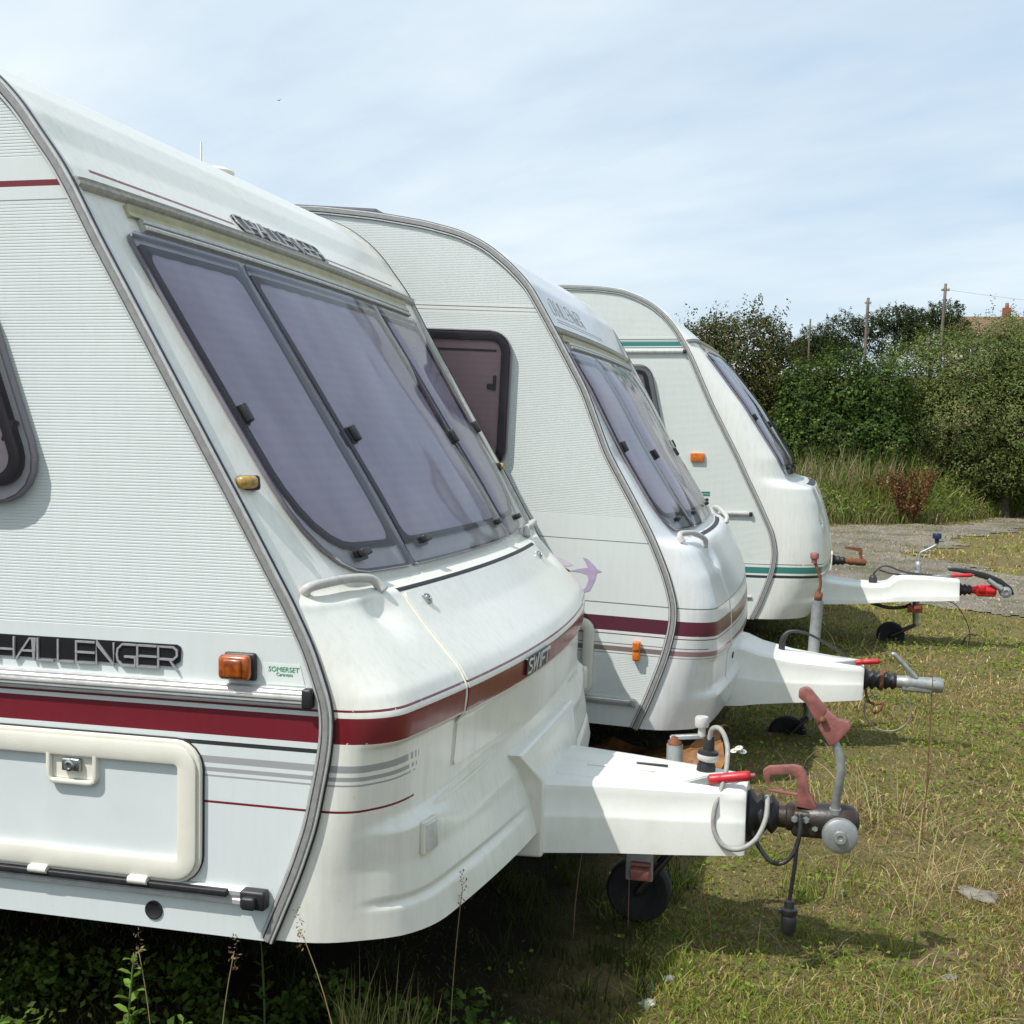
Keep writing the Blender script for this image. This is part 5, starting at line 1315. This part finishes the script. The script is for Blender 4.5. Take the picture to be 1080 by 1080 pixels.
GC = [(.24, .21, .175), (.18, .155, .135), (.31, .28, .235), (.14, .12, .105), (.22, .19, .145)]
Pb = [pebbles(36000, (-2, 7), (9.2, 22), .012, .036, lambda x, y: gravelness(x, y) & (x > -.2) & (rng.random(len(x)) < .2+.8*(fbm(x, y, 1.2, 77) > .45)), GC),
      pebbles(3500, (-.1, 3), (2.3, 11.5), .005, .016, lambda x, y: (~gravelness(x, y)) & (fbm(x, y, .5, 79) > .56), GC)]
V, F, C = join(Pb); o = link(bpy.data.objects.new('pebbles', raw_mesh('pebbles', V, F, C, leafmat('pebble_stone', 0., .9), 3))); tag(o, kind='stuff')
# rusty-orange crumpled sheet lying between the first two caravans
bmv = []; F = []
nx_, ny_ = 26, 14
for j in range(ny_):
    for i in range(nx_):
        u_, v_ = i/(nx_-1), j/(ny_-1)
        q = noise.noise(Vector((u_*3.2, v_*2.5, 3)))*.10+noise.noise(Vector((u_*8, v_*7, 9)))*.04
        z = .03+.18*u_**1.6*(.4+.6*math.sin(v_*2.6+.2))+q*.9+(.05 if u_ > .85 and v_ > .6 else 0)
        bmv.append((-1.15+.76*u_+.02*math.sin(v_*7), 4.75+.50*v_+.05*math.sin(u_*6), max(.004, z)))
for j in range(ny_-1):
    for i in range(nx_-1): a = j*nx_+i; F.append((a, a+1, a+nx_+1, a+nx_))
mb = MB(); mb.add(bmv, F, 0, False); o = mb.build('crumpled_sheet', simple('orange_brown_plastic', (.30, .135, .03), .6, 0, .3, 9, .004, 40, col2=(.09, .04, .02)))
sm_ = o.modifiers.new('t', 'SOLIDIFY'); sm_.thickness = .004
tag(o, 'crumpled orange-brown plastic sheet on the ground behind the first hitch', 'plastic sheet')

# ---- undergrowth along the far side of the track
def band_pts(n, x0, x1, d0, d1):
    x = rng.uniform(x0, x1, n); e = np.interp(x, [-14, -3, 0, 1.6, 2.9, 4.6, 8], [20.2, 20.5, 21.1, 22.3, 24.8, 28.3, 36]); return x, e+rng.uniform(d0, d1, n)
T = []
x, y = band_pts(26000, -7, 8, .0, 4.2); n = len(x); front = np.clip((y-np.interp(x, [-14, -3, 0, 1.6, 2.9, 4.6, 8], [20.2, 20.5, 21.1, 22.3, 24.8, 28.3, 36]))/1.8, 0, 1)
cl = fbm(x, y, 1.4, 61)
hgt = (.12+1.02*front**.8)*(.45+1.1*cl)*rng.uniform(.5, 1.15, n)
c1 = pal(n, [(.13, .18, .035), (.19, .22, .055), (.09, .13, .025), (.26, .26, .09)], [3, 3, 2, 2]); c2 = pal(n, [(.46, .37, .25), (.40, .32, .18), (.30, .19, .12)], [2, 2, 2])
col = np.where((rng.random(n) < np.clip((fbm(x, y, 2.2, 63)-.46)*2.0-.04*(x+1), .10, .50))[:, None], c2, c1)
T.append(blades(x, y, hgt, rng.uniform(.010, .024, n), rng.uniform(.1, .9, n), col))
n = 1100; x, y = band_pts(n, -3.5, 1.0, 1.4, 3.8); T.append(blades(x, y, rng.uniform(.8, 1.35, n), rng.uniform(.010, .024, n), rng.uniform(.05, .4, n), pal(n, [(.46, .36, .27), (.40, .28, .20)], [1, 1])))
V, F, C = join(T); o = link(bpy.data.objects.new('undergrowth', raw_mesh('undergrowth', V, F, C, MG, 3))); tag(o, kind='stuff')
P = []
x, y = band_pts(80000, -7, 8, .4, 4.8); n = len(x); hh = (.30+1.15*fbm(x, y, 1.1, 70))*np.clip((y-np.interp(x, [-14, -3, 0, 1.6, 2.9, 4.6, 8], [20.2, 20.5, 21.1, 22.3, 24.8, 28.3, 36]))/2, .2, 1)
P.append(leaves(x, y, hz(x, y)+hh*rng.uniform(.3, 1.05, n), np.stack([rng.normal(0, .6, n), rng.normal(-.4, .6, n), np.ones(n)*.8], -1), rng.uniform(.035, .08, n), pal(n, [(.10, .16, .03), (.15, .20, .04), (.07, .11, .022), (.22, .22, .07)], [3, 3, 2, 1]), .5))
V, F, C = join(P); o = link(bpy.data.objects.new('bramble_cover', raw_mesh('bramble_cover', V, F, C, ML, 4))); tag(o, kind='stuff')

M['bark'] = simple('bark', (.10, .075, .055), .9, 0, .3, 12, .01, 30)
def limb(mb, a, b, r0, r1, wob=.15):
    a, b = Vector(a), Vector(b); pts = []
    for i in range(6):
        t = i/5; pts.append(a.lerp(b, t)+Vector((random.uniform(-1, 1), random.uniform(-1, 1), random.uniform(-.5, .5)))*wob*(b-a).length*.25*math.sin(PI*t))
    mb.tube(pts, [r0+(r1-r0)*i/5 for i in range(6)], 7, sub=2)
def tree(name, label, cat, base, lobes, n, ls, cols, wts, group=None, trunk=.12, asp=.55, flat=0., gap=.46, shell=(.55, 1.05), sprays=0, up=.35):
    """lobes: (dx,dy,z,rx,ry,rz) round the trunk's foot"""
    bx, by = base; bz = float(hz(bx, by)); root = empty(name, (bx, by, bz)); tag(root, label, cat, group)
    mb = MB(); top = max(l[2] for l in lobes)
    lo = min(l[2] for l in lobes); fork = Vector((0, 0, max(.4, lo*.5)))
    limb(mb, (0, 0, -.1), fork, trunk, trunk*.75)
    tips = []
    for l in lobes:
        limb(mb, fork, (l[0], l[1], l[2]), trunk*.55, trunk*.14, .35)
        for _ in range(3):
            d = Vector((random.uniform(-1, 1)*l[3], random.uniform(-1, 1)*l[4], random.uniform(-.3, 1)*l[5]))*.85
            limb(mb, (l[0], l[1], l[2]), Vector((l[0], l[1], l[2]))+d, trunk*.14, trunk*.03, .3)
    mb.build('trunk', M['bark'], root)
    vol = np.array([(l[3]*l[4]*l[5])**.67 for l in lobes]); cnt = (n*vol/vol.sum()).astype(int); P = []
    for l, c in zip(lobes, cnt):
        d = rng.normal(size=(c, 3)); d /= np.linalg.norm(d, axis=1, keepdims=True)
        r = rng.uniform(shell[0], shell[1], c)**.6
        # clumps: push outwards / thin out by direction noise
        ca = np.array([noise.noise(Vector(q*2.6)+Vector((l[0]*3, l[1]*3, l[2]*3))) for q in d])
        cb = np.array([noise.noise(Vector(q*6.5)+Vector((l[2]*7, l[0]*5, 0))) for q in d])
        r = r*(1+.30*ca+.16*cb)
        p = d*r[:, None]*np.array([l[3], l[4], l[5]])+np.array(l[:3])
        k = (rng.random(c) < np.clip(gap+1.3*(cb+.45), .15, 1)) & (p[:, 2] > .05)
        p, d2, ca2, cb2 = p[k], d[k], ca[k], cb[k]; m_ = len(p)
        col = pal(m_, cols, wts, .09)*np.clip(1+.35*ca2+.25*cb2, .5, 1.5)[:, None]
        nr = d2*.9+rng.normal(0, .30, (m_, 3))+np.array([0, 0, up])
        P.append(leaves(p[:, 0], p[:, 1], p[:, 2], nr, ls*rng.uniform(.6, 1.35, m_), col, asp))
        if sprays:   # thin shoots breaking the outline
            for _ in range(sprays):
                dd = rng.normal(size=3); dd[2] = abs(dd[2])+.35; dd /= np.linalg.norm(dd)
                q0 = dd*np.array(l[3:6])*.92+np.array(l[:3]); L = rng.uniform(.15, .42)*min(1.3, l[5]); m2 = 22; t = rng.random(m2)
                ax = dd*.6+np.array([0, 0, .6])+rng.normal(0, .2, 3)
                q = q0+ax[None]*t[:, None]*L+rng.normal(0, .035, (m2, 3))
                P.append(leaves(q[:, 0], q[:, 1], q[:, 2], rng.normal(size=(m2, 3)), ls*rng.uniform(.5, 1.1, m2), pal(m2, cols, wts, .2)*1.1, asp))
    V, F, C = join(P); link(bpy.data.objects.new('crown', raw_mesh('crown', V, F, C, ML, 4)), root)
    return root
HG = 'bushy trees of the hedge behind the track'
DK = [(.05, .062, .018), (.080, .072, .024), (.036, .05, .015), (.11, .088, .034)]
tree('hedge_tree', 'dark olive and brownish hawthorn-like tree behind the farthest white caravan, left of the hedge gap', 'tree', (-2.0, 26), [(-.9, 0, 2.6, 1.1, 1.0, 1.15), (.1, -.2, 2.9, 1.15, 1.1, 1.1), (.9, 0, 2.3, .85, .9, 1.0), (-.2, -.4, 1.5, 1.6, 1.1, 1.1), (.7, -.3, 1.1, 1.0, .9, .9), (-1.7, .1, 2.2, 1.0, 1, 1.1), (.45, .1, 3.25, .55, .5, .55), (-.55, 0, 3.35, .6, .5, .5)], 52000, .066, DK, [3, 3, 3, 1], HG, sprays=26, gap=.62)
tree('hedge_tree', 'low deep green sycamore bush in the middle of the hedge with brighter leaves below', 'tree', (-.05, 25.0), [(-.55, 0, 2.15, .65, .7, .75), (.1, .1, 2.35, .6, .7, .85), (.75, 0, 2.15, .75, .8, .8), (0, -.35, 1.35, .85, .8, .8), (.9, -.3, 1.3, .7, .7, .8), (-.7, -.4, 1.15, .7, .7, .75), (.3, -.6, .8, .9, .5, .5)], 40000, .064, [(.035, .062, .015), (.05, .085, .02), (.11, .17, .034)], [5, 3, 1], HG, sprays=22, asp=.7, gap=.52)
WL = [(.10, .14, .038), (.135, .165, .055), (.075, .105, .028), (.18, .20, .08)]
tree('willow_tree', 'large grey-green willow at the right of the hedge, the palest and widest one', 'tree', (2.15, 26), [(-.8, 0, 2.55, .85, .9, .85), (0, -.1, 2.85, .95, .9, .85), (.8, 0, 2.95, .9, .9, .9), (1.3, .1, 3.1, .8, .9, .8), (1.9, 0, 2.8, .9, .9, .95), (-.9, -.3, 1.6, .9, .9, .9), (.2, -.4, 1.9, 1.1, .9, 1.0), (1.3, -.3, 1.9, 1.1, .9, 1.1), (.6, -.2, .95, 1.6, .9, .7)], 84000, .060, WL, [3, 3, 2, 1], HG, sprays=34, asp=.4, gap=.55)
tree('willow_tree', 'second grey-green willow at the right edge of the photo, beside the widest one', 'tree', (4.7, 26.8), [(-.7, 0, 2.7, 1.0, .9, .95), (.4, 0, 2.9, 1.1, 1, 1.0), (0, -.3, 1.7, 1.4, 1, 1.1), (-1.0, -.2, 2.9, .9, .9, .9), (1.2, 0, 2.2, 1.0, 1, 1.1)], 36000, .064, WL, [3, 2, 2, 1], HG, sprays=20, asp=.4, gap=.55)
tree('hedge_tree', 'dark low thicket tree below and right of the willow, in its shade', 'tree', (3.2, 25.6), [(-.5, 0, 1.1, .9, .6, .8), (.5, 0, 1.0, .9, .6, .8), (1.4, 0, 1.2, .8, .6, .8)], 9000, .075, DK, [2, 1, 3, 0], HG)
for i, (x, y) in enumerate([(-5.2, 26.5), (-8.6, 26), (8.2, 28), (-12.5, 27)]):
    tree('hedge_tree', ['dark tree of the hedge hidden behind the caravans', 'tree at the far left end of the hedge', 'tree at the far right end of the hedge', 'leftmost tree of the whole hedge'][i], 'tree', (x, y), [(-.9, 0, 2.4, 1.2, 1, 1.2), (.6, 0, 2.6, 1.3, 1, 1.2), (0, -.3, 1.4, 1.8, 1.2, 1.2)], 9000, .11, DK, [3, 2, 3, 1], HG)
PN = [(.022, .036, .014), (.032, .046, .018), (.045, .055, .02)]
PG = 'dark pines on the rise behind the hedge'
for (x, y, lb, lobes) in [(-.2, 60, 'round-topped dark pine nearest the small pole, leftmost of the pines', [(-.9, 0, 2.6, 1.1, 1, .8), (.2, 0, 3.1, 1.1, 1, .9), (-.2, 0, 2.2, 1.5, 1, .7)]),
        (2.2, 61, 'flat-topped dark pine between the two tall poles', [(-.9, 0, 3.3, 1.0, 1, .55), (.2, 0, 3.7, 1.1, 1, .6), (.9, 0, 3.2, 1.0, 1, .7), (0, 0, 2.5, 1.4, 1, .7)]),
        (4.1, 62, 'spreading dark pine behind the tallest pole', [(-.7, 0, 3.5, 1.0, 1, .65), (.5, 0, 3.9, .9, 1, .6), (.9, 0, 3.2, .9, 1, .6), (0, 0, 2.6, 1.4, 1, .8)]),
        (-1.7, 60, 'lowest brownish pine at the left end of the group', [(0, 0, 2.2, .9, .8, .6), (.8, 0, 2.4, .8, .8, .6)])]:
    tree('pine_tree', lb, 'pine tree', (x, y), [(a, b_, z, c_, d_, e) for a, b_, z, c_, d_, e in lobes], 9000, .13, PN, [3, 3, 1], PG, trunk=.14, sprays=14, asp=.4, gap=.5)
# reddish docks in the undergrowth
for x, y, h, lb in [(1.25, 22.2, .95, 'rusty red dock plant in the tall grass, the bigger one'), (.85, 22.9, .75, 'smaller dull red dock left of the bigger one')]:
    root = empty('dock_plant', (x, y, 0)); tag(root, lb, 'plant', 'red docks in the undergrowth')
    mb = MB()
    tips = []
    for _ in range(11):
        q = Vector((random.uniform(-.42, .42), random.uniform(-.25, .25), h*random.uniform(.7, 1.05))); mb.tube([(q.x*.2, q.y*.2, 0), (q.x*.7, q.y*.7, q.z*.6), tuple(q)], [.008, .006, .003], 5, sub=2); tips.append(q)
    mb.build('stem', M['rust'], root); P = []
    for q in tips:
        m2 = 280; t = rng.uniform(.25, 1, m2); c = np.array(q)[None]*np.stack([t**.8, t**.8, t], -1)+rng.normal(0, .035, (m2, 3)); P.append(leaves(c[:, 0], c[:, 1], c[:, 2], rng.normal(size=(m2, 3)), rng.uniform(.025, .06, m2), pal(m2, [(.17, .080, .035), (.11, .050, .028), (.24, .14, .06)], [2, 2, 1]), .6))
    V, F, C = join(P); link(bpy.data.objects.new('seed_heads', raw_mesh('seed_heads', V, F, C, ML, 4)), root)

# telegraph poles and wires
M['polewood'] = simple('weathered_pole', (.16, .13, .11), .85, 0, .2, 8)
def pole(label, x, y, ztop, r, lean, arm=False, wires=()):
    z0 = float(hz(x, y)); root = empty('telegraph_pole', (x, y, z0)); tag(root, label, 'telegraph pole', 'telegraph poles on the rise'); H = ztop-z0
    mb = MB(); mb.tube([(0, 0, -.2), (lean*H*.5, 0, H*.5), (lean*H, 0, H)], [r*1.25, r*1.1, r], 10, sub=3); p = mb.build('pole', M['polewood'], root)
    mb = MB()
    if arm: mb.box((lean*H, 0, H-.35), (.7, .05, .05), bev=.01)
    for dx in ((-.35, 0, .35) if arm else (-.09, .09)): mb.lathe((lean*H+dx, 0, H-(.30 if arm else .25)), (0, 0, 1), [(.02, 0), (.05, .02), (.05, .07), (.03, .1), (0, .11)], 8)
    mb.build('insulator', M['galv'], root)
    if wires:
        mb = MB()
        for (ex, ey, ez) in wires:
            a = Vector((lean*H, 0, H-.2)); b_ = Vector((ex-x, ey-y, ez-z0)); pts = [a.lerp(b_, t)-Vector((0, 0, .8*math.sin(PI*t))) for t in np.linspace(0, 1, 12)]; mb.tube(pts, .0035, 4, smoothpath=False)
        mb.build('wires', M['cable_black'], root)
pole('shorter plain pole left of the tallest one, against the pines', .93, 55, 7.42, .062, .012, wires=[(3.4, 45, 6.6)])
pole('tallest pole, its top well above the pines', 3.22, 45, 6.82, .05, .02, wires=[(18, 42, 6.6)])
pole('small distant pole with a crossarm in the gap left of the pines', -1.45, 57, 6.7, .04, .01, arm=True)
# house on the hill
hx0, hx1, hy = 7.3, 12.2, 90.0; z0 = float(hz(9, 90)); root = empty('house', (hx0, hy, z0)); tag(root, 'distant house with brown tiled roof half hidden behind the willow', 'house'); L = hx1-hx0
Hh = 8.9-z0; Rr = 10.25-z0
mb = MB(); mb.add([(0, 0, 0), (L, 0, 0), (L, 6, 0), (0, 6, 0), (0, 0, Hh), (L, 0, Hh), (L, 6, Hh), (0, 6, Hh), (0, 3, Rr-.12), (L, 3, Rr-.12)], [(0, 1, 5, 4), (1, 2, 6, 9, 5), (2, 3, 7, 6), (3, 0, 4, 8, 7)], 0, False); mb.build('wall', simple('render_wall', (.62, .55, .42), .8), root)
mb = MB(); mb.add([(-.3, -.4, Hh-.2), (L+.3, -.4, Hh-.2), (L+.3, 3, Rr), (-.3, 3, Rr), (L+.3, 6.4, Hh-.2), (-.3, 6.4, Hh-.2), (-.3, -.4, Hh-.3), (L+.3, -.4, Hh-.3), (L+.3, 3, Rr-.1), (-.3, 3, Rr-.1), (L+.3, 6.4, Hh-.3), (-.3, 6.4, Hh-.3)],
    [(0, 1, 2, 3), (3, 2, 4, 5), (6, 9, 8, 7), (9, 11, 10, 8), (0, 6, 7, 1), (1, 7, 8, 2), (2, 8, 10, 4), (0, 3, 9, 6), (3, 5, 11, 9), (5, 4, 10, 11)], 0, False)
m, nt, b = node_mat('brown_tiles'); co = objco(nt); wv = N(nt, 'ShaderNodeTexWave'); wv.bands_direction = 'Y'; wv.inputs['Scale'].default_value = 1.6; wv.inputs['Distortion'].default_value = .4; nt.links.new(co, wv.inputs[0])
nt.links.new(mixc(nt, wv.outputs[1], (.13, .075, .045), (.19, .12, .075)), b.inputs['Base Color']); b.inputs['Roughness'].default_value = .9
rf = mb.build('roof', m, root)
mb = MB(); mb.box((3.75, 3, Rr+.15), (.55, .55, .9)); mb.lathe((3.75, 3, Rr+.6), (0, 0, 1), [(.14, 0), (.12, .35), (0, .35)], 8); mb.build('chimney', simple('brick_chimney', (.25, .10, .06), .9), rf)
for wx in (1.2, 3.4):
    mb = MB(); mb.box((wx, -.03, Hh-1.3), (1.1, .10, 1.1), bev=.01); w_ = mb.build('window', M['cream'], root); mb = MB()
    mb.box((wx-.26, -.09, Hh-1.3), (.46, .03, .95)); mb.box((wx+.26, -.09, Hh-1.3), (.46, .03, .95)); mb.build('window_glass', M['lens_dark'], w_)
# a bird high up
mb = MB(); mb.add([(-.45, 0, .12), (-.2, -.08, .06), (0, -.05, 0), (.2, -.08, .07), (.42, 0, .10), (.2, .08, .06), (0, .07, 0), (-.2, .08, .05), (0, 0, -.05), (0, 0, .05)], [(0, 1, 7), (1, 2, 6, 7), (2, 3, 5, 6), (3, 4, 5), (1, 8, 2), (2, 9, 6)], 0, False)
mb.tube([(0, -.22, .01), (0, -.1, 0), (0, .1, 0), (0, .26, .01)], [.015, .05, .045, .012], 8); o = mb.build('bird', simple('bird_feathers', (.06, .06, .06), .8)); o.location = (-28.88, 60, 18.07); o.scale = (.4, .4, .4); tag(o, 'tiny dark bird flying in the pale sky above the nearest caravan', 'bird')

# ------------------------------------------------------------------ light, sky, camera
sdir = Vector((-.50, -.52, 1.03)).normalized()
ld = bpy.data.lights.new('sun', 'SUN'); ld.energy = 4.1; ld.angle = math.radians(.53); ld.color = (1, .96, .90)
so = link(bpy.data.objects.new('sun', ld)); so.rotation_euler = sdir.to_track_quat('Z', 'Y').to_euler(); so.location = (0, 0, 20)
w = bpy.data.worlds.new('World'); sc.world = w; w.use_nodes = True; nt = w.node_tree
bg = nt.nodes['Background']; sky = N(nt, 'ShaderNodeTexSky'); sky.sky_type = 'NISHITA'; sky.sun_disc = False
sky.sun_elevation = math.asin(sdir.z); sky.sun_rotation = math.atan2(sdir.x, sdir.y); sky.air_density = 1.0; sky.dust_density = 1.2; sky.ozone_density = 1.0
co = N(nt, 'ShaderNodeTexCoord').outputs['Generated']; sep = N(nt, 'ShaderNodeSeparateXYZ'); nt.links.new(co, sep.inputs[0])
zz = mth(nt, 'ADD', mth(nt, 'MAXIMUM', sep.outputs[2], 0), .16)
cx = mth(nt, 'DIVIDE', sep.outputs[0], zz); cy = mth(nt, 'DIVIDE', sep.outputs[1], zz); cmb = N(nt, 'ShaderNodeCombineXYZ'); nt.links.new(cx, cmb.inputs[0]); nt.links.new(cy, cmb.inputs[1])
mp_ = N(nt, 'ShaderNodeMapping'); mp_.inputs['Rotation'].default_value = (0, 0, .5); nt.links.new(cmb.outputs[0], mp_.inputs[0])
n1 = noise_tex(nt, mp_.outputs[0], .36, 5, .55, .7, 1.2, 1); n2 = noise_tex(nt, mp_.outputs[0], 1.3, 6, .6, .6, 1.25, 1)
cf = ramp(nt, mth(nt, 'ADD', mth(nt, 'MULTIPLY', n1, .72), mth(nt, 'MULTIPLY', n2, .28)), .37, .62)
CLOUD = (9.0, 9.75, 10.0)
base = mixc(nt, .62, sky.outputs[0], (5.6, 7.5, 9.5))
c = mixc(nt, mth(nt, 'ADD', mth(nt, 'MULTIPLY', cf, .88), .04), base, CLOUD)
nt.links.new(c, bg.inputs[0]); bg.inputs[1].default_value = .090

cam = bpy.data.cameras.new('camera'); co_ = link(bpy.data.objects.new('camera', cam)); sc.camera = co_
cam.sensor_width = 36; cam.sensor_fit = 'HORIZONTAL'; cam.lens = 36*1300/1080; cam.clip_end = 6000; cam.clip_start = .05
y_, p_, r_ = math.radians(14.66), math.radians(3.9), math.radians(1.7)
f = Vector((-math.sin(y_)*math.cos(p_), math.cos(y_)*math.cos(p_), -math.sin(p_))); rt = Vector((math.cos(y_), math.sin(y_), 0)); up_ = rt.cross(f)
r2 = rt*math.cos(r_)+up_*math.sin(r_); u2 = -rt*math.sin(r_)+up_*math.cos(r_)
co_.matrix_world = Matrix.Translation((0, 0, 1.45)) @ Matrix((r2, u2, -f)).transposed().to_4x4()
sc.view_settings.view_transform = 'Standard'; sc.view_settings.look = 'None'; sc.view_settings.gamma = 1; sc.view_settings.exposure = .27
sc.render.engine = 'CYCLES'; sc.cycles.max_bounces = 8; sc.cycles.transparent_max_bounces = 16; sc.cycles.use_denoising = True
